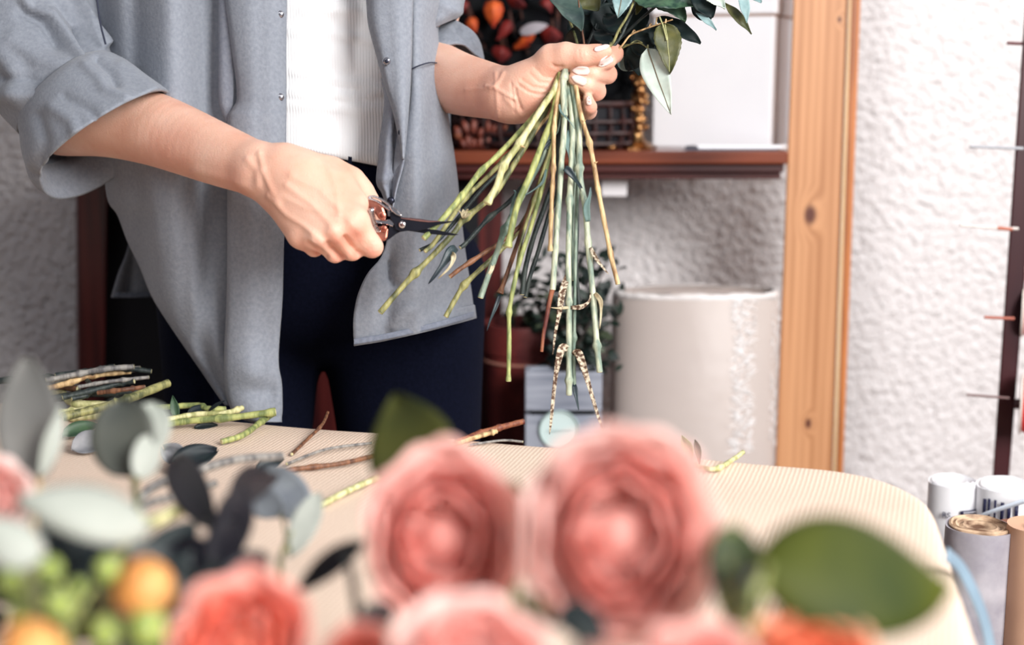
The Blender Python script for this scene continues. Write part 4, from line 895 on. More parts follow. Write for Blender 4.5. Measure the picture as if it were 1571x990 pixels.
# left placket strip with flap
PL = [(-330, 405, 460), (-200, 365, 444), (-70, 343, 439), (0, 347, 439), (70, 356, 438), (146, 365, 438), (168, 357, 438), (190, 350, 438), (300, 350, 437), (380, 350, 434), (460, 349, 432), (549, 345, 426), (587, 346, 431), (612, 350, 432), (630, 357, 432), (640, 366, 431), (648, 390, 431)]
rows = []
for y, x0, x1 in PL:
    dd = np.interp(y, [-330, -150, -70, 240, 640], [1.56, 1.455, 1.435, 1.432, 1.472]); wd = x1 - x0
    rows.append([(x0, y, dd + .012), (x0 + wd * .08, y, dd), (x0 + wd * .4, y, dd - .008), (x0 + wd * .75, y, dd - .004), (x0 + wd * .97, y, dd + .006), (x1, y, dd + .012)])
fd = vfold([(400, 400, -60, 700, 10, -.002), (410, 416, 480, 640, 9, -.006)])
def fdp(x, y): return fd(x, y) + .008 * np.exp(-(((x - 392) / 30) ** 2 + ((y - 570) / 22) ** 2)) - .006 * np.exp(-(((x - 398) / 22) ** 2 + ((y - 600) / 14) ** 2))
obj('placket', MB().grid(sheet(rows, 70, 24, fdp)), M_SHIRT, shirt, solid=.0022)
rows = [[(336, y, 1.452), (343, y, 1.447), (358, y, 1.446)] for y in (-70, 0, 80, 150)] + [[(341, 172, 1.452), (346, 172, 1.448), (354, 172, 1.447)], [(347, 188, 1.452), (348, 188, 1.449), (351, 188, 1.448)]]
obj('placket_flap', MB().grid(sheet(rows, 24, 8)), M_SHIRT_IN, shirt, solid=.0012)
# right facing, folded back to a point
FA = [(-330, 520, 566), (-200, 548, 616), (-70, 560, 634), (0, 563, 633), (38, 566, 632), (84, 578, 631), (132, 591, 629), (176, 604, 626), (216, 613, 622.5), (244, 617.5, 619.5)]
rows = []
for y, x0, x1 in FA:
    e_ = np.interp(y, [-330, -150, -70], [.135, .03, 0]); rows.append([(x0, y, 1.426 + e_), (x0 + (x1 - x0) * .2, y, 1.412 + e_), (x0 + (x1 - x0) * .7, y, 1.410 + e_), (x1, y, 1.422 + e_)])
obj('placket', MB().grid(sheet(rows, 50, 16, vfold([(592, 606, 0, 180, 6, -.002)]))), M_SHIRT, shirt, solid=.0018)
# twisted inside of the facing
IN = [(120, 585, 622), (148, 590, 622), (180, 588, 622), (220, 582, 620), (250, 580, 619), (280, 578, 611), (296, 586, 607), (318, 594, 603), (332, 596, 602)]
rows = [[(x0, y, 1.440), (x0 + (x1 - x0) * .35, y, 1.426), (x0 + (x1 - x0) * .7, y, 1.436), (x1, y, 1.420)] for y, x0, x1 in IN]
obj('facing', MB().grid(sheet(rows, 50, 16, lambda x, y: .005 * np.exp(-(seg_dist(np.stack([np.ravel(x), np.ravel(y)], 1), [(582, 278), (600, 272), (612, 258)]).reshape(np.shape(x)) / 5) ** 2))), M_SHIRT_IN, shirt, solid=.0015)
# seam on the right panel
obj('seam', MB().tube(pth([(631, 106, 1.4235), (645, 100, 1.420), (660, 96, 1.432), (676, 97, 1.49)], 14), .0007, 6), mk('seam_dark', (52, 56, 72), rough=.9), shirt)
# snaps
M_SNAP = mk('snap_metal', (170, 170, 178), rough=.25, metal=.9); M_SNAPD = mk('snap_dark', (40, 42, 56), rough=.3, metal=.6)
def snap(px, py, d, ring=False):
    c_ = P(px, py, d); ax = nrm(CAM - c_); r = 6.2 / F * d
    o = obj('snap_button', MB().lathe([(.0001, -.0008), (r, -.0008), (r, .0006), (r * .8, .0018), (r * .4, .0024), (.0001, .0025)], c_, ax, n=20), M_SNAPD if not ring else M_SNAP, shirt)
    if ring: obj
    return o
for py, d in ((22, 1.440), (149, 1.438), (505, 1.472)): snap(430 if py < 300 else 422, py, d - .004, True)
snap(593, 94, 1.408, True); snap(616.5, 203, 1.413); snap(600, 308, 1.421)
cdt = P(593, 94, 1.4045); obj('snap_button', MB().lathe([(.0001, 0), (.0022, 0), (.0018, .0014), (.0001, .0018)], cdt, nrm(CAM - cdt), n=16), M_SNAPD, shirt)
# sleeves ------------------------------------------------------------
def ring3(A, B, d, th, tilt=(0, 0), dd=0, n_=40, wob=None, sag=0):
    cx_, cy_ = (A[0] + B[0]) / 2, (A[1] + B[1]) / 2; a = P(A[0], A[1], d - dd); b = P(B[0], B[1], d + dd); c_ = (a + b) / 2; mj = (b - a) / 2
    mn = P(cx_ + tilt[0], cy_ + tilt[1], d - th) - P(cx_, cy_, d); sg = P(cx_ - sag * .15, cy_ + sag, d) - P(cx_, cy_, d); out = []
    for i in range(n_):
        t = i * 2 * PI / n_; k = 1 + (wob(t) if wob else 0); out.append(c_ + (mj * math.cos(t) + mn * math.sin(t)) * k + sg * max(0, -math.sin(t)) ** .7)
    return out
wob = lambda a, ph: (lambda t: a * math.sin(3 * t + ph) + a * .6 * math.sin(5 * t + ph * 2.3))
keys = [((40, -330), (250, -300), 1.60, .07, (0, 0)), ((-80, -240), (190, -240), 1.575, .075, (0, 0)), ((-130, -170), (152, -170), 1.555, .07, (0, 0)), ((-112, -60), (150, -60), 1.545, .07, (0, 0)), ((-80, 40), (158, 30), 1.53, .072, (-4, -4)), ((-42, 110), (166, 66), 1.515, .072, (-8, -10)), ((-4, 168), (170, 84), 1.50, .072, (-14, -16)), ((30, 205), (164, 92), 1.485, .070, (-18, -20))]
def sleeve(keys, nr, wamp, sub=44):
    rr_ = []
    K = np.array([[q[0][0], q[0][1], q[1][0], q[1][1], q[2], q[3], q[4][0], q[4][1], q[5] if len(q) > 5 else 0] for q in keys], float)
    for i, q_ in enumerate(cr(K, nr)):
        rr_.append(ring3((q_[0], q_[1]), (q_[2], q_[3]), q_[4], q_[5], (q_[6], q_[7]), 0, sub, None, q_[8]))
    g = np.array(rr_); return g
def fold_grid(g, lines, base=None):
    fl = g.reshape(-1, 3); q = pix(fl); c_ = np.repeat(g.mean(1), g.shape[1], axis=0); out = fl - c_; out /= np.linalg.norm(out, axis=1, keepdims=True); fc = np.clip((out @ TOCAM) * 2 + .3, 0, 1); o_ = np.zeros(len(fl))
    for ln, wd, am in lines: o_ += am * np.exp(-(seg_dist(q[:, :2], ln) / wd) ** 2) * fc
    return (fl + out * o_[:, None]).reshape(g.shape)
sl = sleeve(keys, 110, 0, 160)
sl = fold_grid(sl, [([(38, 0), (46, 14), (78, 22), (100, 55), (124, 96)], 8, .013), ([(40, 18), (70, 38), (88, 68)], 12, -.013), ([(120, 0), (140, 40), (158, 66)], 7, .012), ([(120, 50), (138, 72), (150, 88)], 7, -.015), ([(-10, 60), (20, 100), (30, 150)], 16, .010), ([(20, 60), (60, 90), (100, 100)], 14, .008), ([(-10, 150), (30, 140), (70, 148)], 12, .008), ([(10, 120), (60, 128), (110, 110)], 9, -.006), ([(90, 10), (118, 44), (126, 74)], 7, -.005)])
obj('sleeve', MB().grid(sl, cv=True), M_SHIRT, shirt, solid=.0016)
ck = [((28, 196), (154, 84), 1.487, .074, (-18, -20), 10), ((33, 206), (172, 84), 1.478, .082, (-18, -22), 22), ((36, 232), (200, 99), 1.465, .086, (-18, -22), 36), ((44, 258), (228, 120), 1.450, .090, (-16, -20), 50), ((62, 268), (259, 142), 1.438, .094, (-14, -22), 58)]
cg = sleeve(ck, 46, 0, 160)
# inside return of the cuff
last = cg[-1]; cen_ = last.mean(0); inn = np.array([last * (1 - k) + cen_ * k + (cg[23] - last) * e for k, e in ((.03, .02), (.06, .3), (.08, .6), (.09, .9))])
cg = fold_grid(cg, [([(129, 100), (150, 120), (160, 138), (192, 150)], 6, .005), ([(150, 92), (172, 112), (180, 130)], 6, -.007), ([(80, 165), (110, 185), (120, 210)], 9, .005), ([(60, 180), (70, 215), (62, 245)], 10, -.005), ([(185, 100), (210, 120), (235, 138)], 8, .004), ([(100, 150), (140, 170), (150, 186)], 7, -.004)])
cg = np.concatenate([cg, inn])
obj('cuff', MB().grid(cg, cv=True), M_SHIRT, shirt, solid=.0018)
obj('seam', MB().tube(pth([(148, -40, 1.452), (149, 0, 1.452), (154, 36, 1.455), (162, 68, 1.462)], 14), .0010, 6), mk('seam_dark', (52, 56, 72), rough=.9), shirt)
k2 = [((560, -330), (690, -310), 1.62, .06, (0, 0)), ((598, -250), (738, -240), 1.60, .06, (0, 0)), ((612, -160), (742, -160), 1.585, .055, (0, 0)), ((622, -60), (728, -60), 1.56, .058, (0, 0)), ((626, 0), (713, -2), 1.545, .060, (0, 0)), ((632, 40), (708, 18), 1.54, .058, (0, -2)), ((636, 62), (699, 30), 1.54, .05, (0, -4))]
g2 = sleeve(k2, 40, 0, 70); g2 = fold_grid(g2, [([(634, 10), (645, 24), (655, 40)], 4, -.004), ([(670, 0), (690, 12), (700, 20)], 8, .005)])
obj('sleeve', MB().grid(g2, cv=True), M_SHIRT, shirt, solid=.0016)
c2k = [((699, 36), (630, 90), 1.575, .03, (-4, -22)), ((716, 50), (632, 105), 1.57, .032, (-6, -34)), ((735, 66), (636, 122), 1.56, .035, (-10, -44)), ((741, 84), (640, 134), 1.55, .036, (-12, -48)), ((740, 97), (642, 142), 1.545, .036, (-12, -48))]
cg = sleeve(c2k, 24, 0, 60); cg = fold_grid(cg, [([(690, 54), (715, 62), (735, 80)], 4, -.004), ([(700, 44), (718, 56)], 5, -.006)])
last = cg[-1]; cen_ = last.mean(0); inn = np.array([last * (1 - k) + cen_ * k + (cg[12] - last) * e for k, e in ((.04, .05), (.07, .4), (.1, .9))])
obj('cuff', MB().grid(np.concatenate([cg, inn]), cv=True), M_SHIRT, shirt, solid=.0016)
# ------------------------------------------------------------------ secateurs in the closed hand
sd0 = 1.318
sec = thing('secateurs', 'small secateurs with copper handles and black blades held in the fist', 'secateurs', P(600, 345, sd0))
def Z(pts): return [(530 + x / 8.25, 280 + y / 8.25) for x, y in pts]
M_COP = mk('copper_handle', (196, 128, 108), (150, 88, 74), scale=90, rough=.3, metal=.85); M_BLADE = mk('black_blade', (18, 20, 30), (28, 28, 38), scale=60, rough=.3, metal=.4)
M_STEEL = mk('bright_steel', (214, 210, 212), rough=.18, metal=1); M_EDGE2 = mk('honed_edge', (150, 116, 116), rough=.25, metal=.8)
ub = obj('blade', MB().prism(Z([(560, 380), (600, 370), (715, 440), (800, 448), (900, 460), (1010, 478), (1100, 490), (1200, 494), (1300, 490), (1405, 486), (1320, 510), (1220, 528), (1150, 545), (1080, 572), (1000, 600), (900, 622), (800, 612), (700, 620), (640, 600), (610, 520), (570, 470)]), sd0 - .0035, sd0 - .0005), M_BLADE, sec, bevel=.0005)
obj('edge', MB().tube([P(x, y, sd0 - .004) for x, y in Z([(700, 452), (820, 462), (950, 478), (1060, 492), (1200, 492)])], [.0004, .0012, .0014, .0010, .0003], 6), M_EDGE2, ub)
obj('blade', MB().prism(Z([(560, 560), (640, 520), (760, 520), (900, 560), (1040, 590), (1160, 602), (1300, 632), (1436, 660), (1380, 672), (1220, 668), (1090, 655), (980, 642), (880, 625), (780, 612), (690, 628), (630, 660), (560, 716), (492, 750), (520, 660)]), sd0 + .0004, sd0 + .0042), M_BLADE, sec, bevel=.0005)
obj('handle', MB().prism(Z([(-260, 60), (0, 90), (220, 190), (330, 215), (430, 262), (480, 310), (512, 400), (520, 450), (480, 490), (420, 462), (380, 400), (340, 345), (250, 300), (0, 220), (-260, 170)]), sd0 - .006, sd0 + .008), M_COP, sec, bevel=.002)
obj('handle', MB().prism(Z([(-250, 520), (0, 590), (200, 610), (340, 620), (430, 555), (520, 540), (545, 600), (530, 715), (490, 752), (440, 735), (330, 720), (150, 700), (-250, 620)]), sd0 - .004, sd0 + .008), M_COP, sec, bevel=.002)
obj('bridge', MB().prism(Z([(370, 470), (470, 480), (560, 470), (630, 500), (600, 560), (540, 540), (440, 520), (390, 520)]), sd0 - .002, sd0 + .003), M_STEEL, sec, bevel=.0006)
def disc(name, zx, zy, r, mat, dz, h=.002, parent=None):
    x, y = Z([(zx, zy)])[0]; c_ = P(x, y, sd0 - dz); ax = nrm(CAM - c_)
    return obj(name, MB().lathe([(.0001, -h), (r, -h), (r, h * .5), (r * .7, h), (.0001, h)], c_, ax, n=24), mat, parent or sec)
pv = disc('pivot_bolt', 720, 535, .0035, M_STEEL, .0045); disc('slot', 720, 535, .0017, mk('bolt_dark', (110, 84, 80), rough=.4, metal=.8), .0068, .0006, pv)
M_RIV = mk('rivet_copper', (130, 66, 54), rough=.4, metal=.8)
disc('rivet', 463, 418, .0036, M_COP, .0066, .0012); disc('rivet_core', 463, 418, .0024, M_RIV, .0080, .0006); disc('rivet', 485, 585, .0032, M_COP, .0048, .0012); disc('rivet_core', 485, 585, .0020, M_RIV, .0060, .0006)
# spring
a_, c_ = Z([(322, 335), (408, 628)]); pa = []; Pa, Pc = P(a_[0], a_[1], sd0 - .007), P(c_[0], c_[1], sd0 - .007); ax = nrm(Pc - Pa); u_ = nrm(np.cross(ax, FWD)); v_ = np.cross(ax, u_)
for t in np.linspace(0, 1, 240):
    an = t * 2 * PI * 15; r_ = .0036 * (1 - .35 * t); bow = RIGHT * (-.0018 * math.sin(t * PI)); pa.append(Pa + (Pc - Pa) * t + bow + r_ * (math.cos(an) * u_ + math.sin(an) * v_))
obj('spring', MB().tube(pa, .00062, 6), M_STEEL, sec)
# catch
lp = Z([(700, 405), (600, 330), (520, 262), (430, 205), (350, 180), (300, 188), (296, 205), (340, 218), (420, 250), (500, 310), (560, 352)])
obj('catch', MB().tube(cr([P(x, y, sd0 - .006) for x, y in lp], 50), .0012, 8), M_STEEL, sec)
obj('catch_plate', MB().prism(Z([(545, 300), (600, 318), (660, 352), (716, 415), (690, 432), (640, 410), (580, 362)]), sd0 - .0075, sd0 - .0045), M_STEEL, sec, bevel=.0008)

# ------------------------------------------------------------------ the bunch of stems in the other hand
GB = 'stems of the bunch held in the hand'
def stem(lab, pts, wpx, key, nodes=(), up=None, cut=True, name='flower_stalk', taper=1.0):
    """pts: (px, py, d) from the grip down to the cut end; up: points above the hand (px, py, d) from the top down"""
    full = (list(up) if up else []) + list(pts)
    nS = max(40, 12 * len(full)); pa = pth(full, nS); d = full[-1][2]; r = wpx / 2 / F * d
    tt = np.linspace(0, 1, nS); rad = r * (1 - (1 - taper) * tt) * (1 + .05 * np.sin(tt * 37 + wpx))
    q = pix(pa)
    for (ny, amt) in nodes: rad = rad + 1.35 * r * amt * np.exp(-((q[:, 1] - ny) / 5.5) ** 2)
    o = obj(name, MB().tube(pa, rad, 12), M_stem(key)); tag(o, lab, 'flower stem', GB)
    if cut:
        ax = nrm(pa[-1] - pa[-2]); obj('cut_end', MB().lathe([(.0001, -.0004), (rad[-1] * .84, -.0002), (rad[-1] * .8, .0004), (.0001, .0006)], pa[-1], ax, n=12), M_CUT, o, smooth=False)
    return o
def thorn(o, px, py, d, dx, dy, r=.0009, key='tan'):
    obj('thorn', MB().tube([P(px, py, d), P(px + dx * .5, py + dy * .4, d), P(px + dx, py + dy, d - .001)], [r * 1.5, r, r * .2], 6), M_stem(key), o)
def sleaf(o, pts, wpx, mat, n=16, nv=(0, 0, 0), cup=.25, kind='leaf', lab=None):
    """a strap leaf following (px,py,d) points"""
    pa = pth(pts, n); q = pix(pa); t = np.gradient(pa, axis=0); t /= np.linalg.norm(t, axis=1)[:, None]; nn = TOCAM + np.array(nv); g = []
    for i in range(n):
        s = i / (n - 1); w_ = wpx / 2 / F * q[i, 2] * (.5 + .5 * math.sin(PI * min(1, s * 1.5 + .12))) * (1 - s ** 4) ** .8 + .0001
        sd = nrm(np.cross(t[i], nn)); g.append([pa[i] + sd * w_ * u + nrm(nn) * cup * w_ * (u * u) for u in (-1, -.5, 0, .5, 1)])
    ob = obj(kind, MB().grid(g), mat, o, solid=.0005)
    if lab: ob['label'] = lab
    return ob
M_SPECK = mk('speckled_dry_leaf', (86, 60, 44), (214, 200, 176), scale=330, rough=.8, detail=6, lo=.44, hi=.6)
M_BLUEL = mk('blue_green_leaf', (116, 142, 136), (74, 98, 100), scale=50, rough=.5)
M_DKL = mk('dark_strap_leaf', (40, 58, 62), (24, 34, 44), scale=50, rough=.4)
M_PALEDRY = mk('pale_dry_leaf', (206, 198, 168), (150, 132, 100), scale=90, rough=.8)
gp = lambda dx=0, d=1.39: (862 + dx, 112, d)

o = stem('thick pale green stem with a bare cut stub, third from the left at the scissors', [gp(-3, 1.384), (850, 138, 1.375), (832, 165, 1.368), (806, 206, 1.358), (797, 220, 1.354), (773, 255, 1.346), (762, 285, 1.342), (747, 312, 1.338)], 10, 'pale', ((218, .35), (256, .4), (310, .3)))
thorn(o, 800, 224, 1.35, 6, 3)
o = stem('green stem reaching lowest left over the shirt hem, with a swollen pale node', [gp(-6, 1.40), (836, 172, 1.39), (790, 250, 1.375), (760, 296, 1.366), (735, 318, 1.36), (711, 337, 1.357), (696, 358, 1.354), (668, 388, 1.350), (638, 418, 1.346), (612, 446, 1.342), (583, 480, 1.338)], 9, 'olive', ((333, .5), (419, .55)))
sleaf(o, [(700, 380, 1.352), (692, 386, 1.345), (682, 402, 1.342), (668, 422, 1.34), (657, 436, 1.34)], 15, M_DKL, cup=.4, lab='dark curled leaf on the node'); sleaf(o, [(690, 388, 1.349), (696, 394, 1.338), (690, 410, 1.335), (672, 428, 1.335)], 8, M_PALEDRY, cup=.5, lab='pale dry curled leaf')
for k in range(5): sleaf(o, [(711, 335, 1.352), (708 + k * 3, 328 - (k % 2) * 6, 1.348), (703 + k * 5, 322 + (k % 3) * 5, 1.346)], 4, M_PALEDRY, n=6)
o = stem('smooth yellow green stem lying across the scissor blades', [gp(-8, 1.395), (835, 158, 1.385), (806, 193, 1.375), (786, 215, 1.366), (762, 240, 1.358), (737, 264, 1.352), (709, 300, 1.342), (677, 338, 1.328), (650, 366, 1.318)], 9, 'green', ((262, .2), (301, .3)))
o = stem('thinner brownish green stem just behind the one on the blades', [gp(-5, 1.405), (825, 185, 1.392), (778, 240, 1.38), (747, 272, 1.37), (715, 303, 1.358), (688, 341, 1.346), (664, 375, 1.338), (652, 386, 1.334)], 7, 'olive', ((244, .5), (303, .3)))
stem('dark hollow cut stem next to it below the blades', [gp(-4, 1.41), (800, 225, 1.398), (740, 290, 1.38), (694, 345, 1.362), (668, 372, 1.352), (644, 384, 1.346)], 6, 'dark')
stem('thin reddish grey stem between the thick pale stem and the straight green one', [gp(-2, 1.398), (850, 165, 1.39), (831, 190, 1.385), (800, 235, 1.38), (776, 268, 1.376), (760, 290, 1.374)], 4, 'tan', ((186, .3),))
o = stem('straight bright green stem ending above the shrub, left of the tan upright', [gp(-2, 1.38), (849, 174, 1.372), (833, 218, 1.366), (814, 267, 1.360), (794, 314, 1.354), (785, 350, 1.351), (779, 379, 1.349)], 10, 'green', ((176, .15), (378, .3)))
thorn(o, 848, 198, 1.368, 5, -4)
o = stem('bluish stem with a yellow knuckle left of the straight green stem end', [gp(0, 1.405), (838, 225, 1.392), (812, 280, 1.385), (792, 318, 1.378), (782, 338, 1.372), (773, 356, 1.368), (762, 388, 1.366), (751, 418, 1.363), (737, 457, 1.36)], 9, 'blue', ((352, .55),))
sleaf(o, [(784, 336, 1.372), (786, 315, 1.365), (791, 296, 1.362), (788, 292, 1.358)], 5, M_BLUEL); sleaf(o, [(757, 402, 1.364), (754, 414, 1.36), (746, 428, 1.362), (742, 440, 1.364)], 6, M_PALEDRY)
o = stem('tan woody stem hanging straight in the middle', [gp(0, 1.378), (853, 165, 1.37), (850, 200, 1.364), (849, 259, 1.360), (846, 320, 1.357), (844, 385, 1.355)], 6.5, 'tan', ((196, .25), (259, .35), (285, .15), (330, .2), (383, .3)))
o = stem('pale speckled blue green stem beside the tan one with a brown withered end', [gp(3, 1.385), (866, 180, 1.376), (862, 240, 1.37), (857, 314, 1.366), (852, 384, 1.363), (848, 445, 1.361)], 9, 'bluepale', ((232, .15), (384, .1)), cut=False)
obj('withered_end', MB().tube(pth([(848, 442, 1.361), (843, 462, 1.361), (839, 485, 1.36), (834, 512, 1.36), (831, 540, 1.36)], 20), np.linspace(.0026, .0016, 20), 8), M_stem('red'), o)
o = stem('central blue green stem hanging lowest with a pale swollen joint', [gp(6, 1.39), (878, 190, 1.380), (876, 260, 1.375), (874, 308, 1.372), (872, 403, 1.366), (873, 464, 1.364), (873, 520, 1.362), (873, 566, 1.362), (873, 582, 1.362), (873, 606, 1.362)], 9, 'bluepale', ((308, .4), (464, .3), (584, .45)))
sleaf(o, [(872, 536, 1.361), (864, 533, 1.357), (859, 543, 1.354), (852, 580, 1.352), (846, 640, 1.352), (843, 667, 1.352)], 12, M_SPECK, cup=.5, lab='long speckled dry leaf hanging left'); sleaf(o, [(880, 545, 1.362), (886, 541, 1.358), (893, 556, 1.355), (906, 600, 1.353), (918, 640, 1.353), (929, 670, 1.353)], 12, M_SPECK, cup=.5, lab='long speckled dry leaf hanging right')
sleaf(o, [(872, 420, 1.366), (863, 446, 1.36), (858, 480, 1.358), (852, 510, 1.358), (848, 545, 1.358)], 10, M_SPECK, cup=.4); sleaf(o, [(874, 472, 1.362), (856, 473, 1.356), (845, 472, 1.355)], 4, M_PALEDRY); sleaf(o, [(876, 472, 1.361), (892, 471, 1.357), (904, 462, 1.357), (906, 448, 1.358)], 7, M_SPECK)
o = stem('slender green shoot with a dark pointed tip beside the central stem', [gp(7, 1.40), (886, 250, 1.386), (884, 340, 1.376), (882, 440, 1.37), (881, 515, 1.367), (880, 545, 1.365), (882, 600, 1.364)], 5.5, 'blue', ((518, .7),), cut=False)
sleaf(o, [(881, 590, 1.363), (884, 608, 1.36), (888, 630, 1.36)], 8, M_DKL, n=10)
o = stem('blue green stem with a pale knuckle halfway, right of the centre', [gp(14, 1.387), (884, 165, 1.38), (889, 210, 1.376), (889, 258, 1.372), (893, 290, 1.370), (898, 318, 1.368), (902, 368, 1.366), (906, 412, 1.364), (911, 470, 1.362), (916, 532, 1.360), (920, 571, 1.358)], 9.5, 'bluepale', ((258, .5), (372, .2), (531, .5)))
sleaf(o, [(902, 340, 1.364), (900, 318, 1.36), (905, 300, 1.358), (906, 287, 1.358)], 10, M_BLUEL, cup=.4); sleaf(o, [(906, 380, 1.362), (914, 396, 1.358), (926, 412, 1.358), (934, 421, 1.358)], 6, M_SPECK); sleaf(o, [(913, 450, 1.36), (921, 462, 1.356), (922, 480, 1.356), (920, 505, 1.356)], 7, M_PALEDRY, cup=.5)
sleaf(o, [(893, 292, 1.368), (880, 272, 1.362), (872, 262, 1.361), (866, 258, 1.361)][::-1] + [(902, 330, 1.364)], 11, M_DKL, cup=.4)
o = stem('tan and green stem at the far right ending in a dark cut', [gp(18, 1.382), (889, 165, 1.376), (895, 190, 1.372), (904, 218, 1.370), (911, 252, 1.368), (917, 288, 1.366), (925, 330, 1.364), (931, 360, 1.362), (939, 400, 1.360), (948, 436, 1.358)], 7.5, 'tan', ((219, .4), (290, .2), (390, .2)))
thorn(o, 894, 186, 1.37, 5, -2); thorn(o, 913, 250, 1.366, 4, -2)
o = stem('long plain green stem hanging alone in front of the terracotta pot', [gp(-1, 1.40), (842, 240, 1.388), (820, 330, 1.378), (800, 392, 1.37), (790, 430, 1.366), (783, 466, 1.364), (781, 482, 1.364), (781, 530, 1.362), (780, 585, 1.36)], 7, 'green', ((480, .4), (583, .2)))
stem('dark green stem ending before the shrub', [gp(1, 1.415), (852, 260, 1.405), (838, 310, 1.40), (819, 363, 1.395), (806, 412, 1.392), (801, 452, 1.39)], 8, 'dark')
stem('second dark green stem just right of the first', [gp(3, 1.42), (858, 280, 1.41), (842, 330, 1.405), (826, 385, 1.40), (813, 425, 1.398), (806, 456, 1.396)], 7, 'dark')
o = stem('brown withered stem left of the long plain green stem', [gp(-3, 1.415), (835, 250, 1.402), (812, 320, 1.394), (795, 370, 1.388), (778, 420, 1.384), (767, 450, 1.382)], 7, 'brown', ((449, .5),), cut=False)
sleaf(o, [(767, 452, 1.38), (761, 470, 1.376), (752, 492, 1.375), (747, 508, 1.375)], 6, M_DKL)
o = stem('thin olive stem between the bright green and the tan uprights', [gp(-1, 1.395), (850, 205, 1.388), (830, 272, 1.383), (819, 310, 1.38), (806, 348, 1.378), (798, 380, 1.376), (792, 420, 1.374), (786, 450, 1.373)], 5, 'olive', ((308, .5),))
o = stem('dry brown stub pointing left over the shirt', [(812, 330, 1.40), (775, 366, 1.385), (740, 390, 1.375), (722, 402, 1.37), (704, 414, 1.366), (690, 425, 1.364)], 7, 'brown', ((402, .2),), up=[gp(-6, 1.42), (845, 250, 1.412)])
o = stem('dark green stem ending beside the shirt hem at a tan knuckle', [(800, 345, 1.405), (760, 392, 1.392), (735, 415, 1.386), (712, 438, 1.38), (697, 462, 1.376), (684, 486, 1.373)], 8, 'olive', ((438, .5),), up=[gp(-4, 1.425), (848, 240, 1.415)])
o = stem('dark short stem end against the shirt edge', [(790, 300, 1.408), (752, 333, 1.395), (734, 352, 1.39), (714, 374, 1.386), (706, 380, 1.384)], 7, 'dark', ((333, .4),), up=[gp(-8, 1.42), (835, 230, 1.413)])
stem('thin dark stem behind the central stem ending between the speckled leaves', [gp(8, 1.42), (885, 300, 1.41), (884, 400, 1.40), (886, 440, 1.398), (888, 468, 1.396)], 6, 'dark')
stem('slim green stem behind the knuckled stem', [gp(10, 1.41), (880, 200, 1.40), (882, 260, 1.395), (879, 330, 1.39), (878, 380, 1.388), (880, 430, 1.386)], 5, 'blue')
# a curling tendril and the sheath in the grip
o = stem('broad bluish strap leaf sheathing the stems where the fingers hold them', [(868, 96, 1.383), (866, 116, 1.376), (864, 132, 1.374), (866, 178, 1.372)], 10, 'bluepale', ((118, .3),), cut=False, name='leaf_sheath')
sleaf(o, [(858, 160, 1.368), (861, 172, 1.366), (872, 184, 1.364), (882, 198, 1.366)], 3, M_BLUEL)
o = stem('narrow blue green leaf blade hanging free in the middle of the bunch', [gp(5, 1.40), (876, 170, 1.388), (873, 205, 1.38)], 3, 'blue', cut=False)
sleaf(o, [(873, 200, 1.38), (870, 222, 1.376), (873, 238, 1.376), (874, 252, 1.376)], 6, M_BLUEL)
o = stem('narrow grass green leaf blade leaning left behind the tan upright', [gp(2, 1.41), (858, 190, 1.398), (850, 210, 1.392), (840, 230, 1.388)], 3, 'blue', cut=False)
sleaf(o, [(846, 215, 1.388), (835, 228, 1.384), (830, 240, 1.384)], 6, M_DKL); sleaf(o, [(838, 260, 1.384), (832, 280, 1.378), (815, 294, 1.377), (800, 302, 1.377)], 4, M_BLUEL)

# ------------------------------------------------------------------ leafy branches above the hand
GL = 'leafy branches at the top of the bunch'
def branch(lab, pts, wpx, key, leaves):
    nS = 24; pa = pth(pts, nS); r = wpx / 2 / F * pts[0][2]
    o = obj('leafy_branch', MB().tube(pa, np.linspace(r, r * .6, nS), 8), M_stem(key)); tag(o, lab, 'branch', GL)
    for (bx_, by_, bd_), (tx_, ty_, td_), wd, mat, nv, shp, cup, vein in leaves:
        b0, t0 = P(bx_, by_, bd_), P(tx_, ty_, td_); nn = TOCAM + np.array(nv, float)
        gg = leaf_grid(b0, t0, wd / F * bd_, nn, .06, cup, 9, 20, shp, wave=.03, seed=int(bx_))
        lf = obj('leaf', MB().grid(gg), mat, o, solid=.0005)
        g3 = np.array(gg); n3 = nrm(nn - nrm(t0 - b0) * np.dot(nn, nrm(t0 - b0)))
        if vein: obj('vein', MB().tube(g3[:-1, 4] + n3 * .0005, np.linspace(.0007, .0003, 19), 6), vein, lf)
        # leaf stalk to the nearest point of the branch
        k = int(np.argmin(np.linalg.norm(pa - b0, axis=1)))
        if np.linalg.norm(pa[k] - b0) > .004: obj('leaf_stalk', MB().tube(cr([pa[k], (pa[k] + b0) / 2 + np.array([0, -.002, .003]), b0], 8), .0008, 6), M_stem(key), o)
    return o
M_L1 = mk('rose_leaf_blue', (72, 90, 82), (38, 54, 54), scale=60, rough=.45, bump=.3, bscale=90)
M_L2 = mk('rose_leaf_deep', (24, 38, 36), (14, 24, 28), scale=60, rough=.55, spec=.2, bump=.3, bscale=90)
M_L3 = mk('rose_leaf_olive', (92, 90, 48), (62, 68, 40), scale=70, rough=.5, bump=.4, bscale=110)
M_L4 = mk('leaf_pale_back', (206, 216, 206), (178, 192, 182), scale=60, rough=.7, bump=.3, bscale=100)
M_L5 = mk('leaf_serrated_green', (74, 102, 78), (34, 58, 48), scale=110, rough=.4, bump=.8, bscale=70, stretch=(1, 1, 1))
M_L6 = mk('leaf_silver', (146, 172, 172), (108, 136, 138), scale=70, rough=.5, bump=.3, bscale=90)
M_V1 = mk('vein_pale', (170, 170, 120), rough=.6); M_V2 = mk('vein_brown', (110, 96, 76), rough=.6)
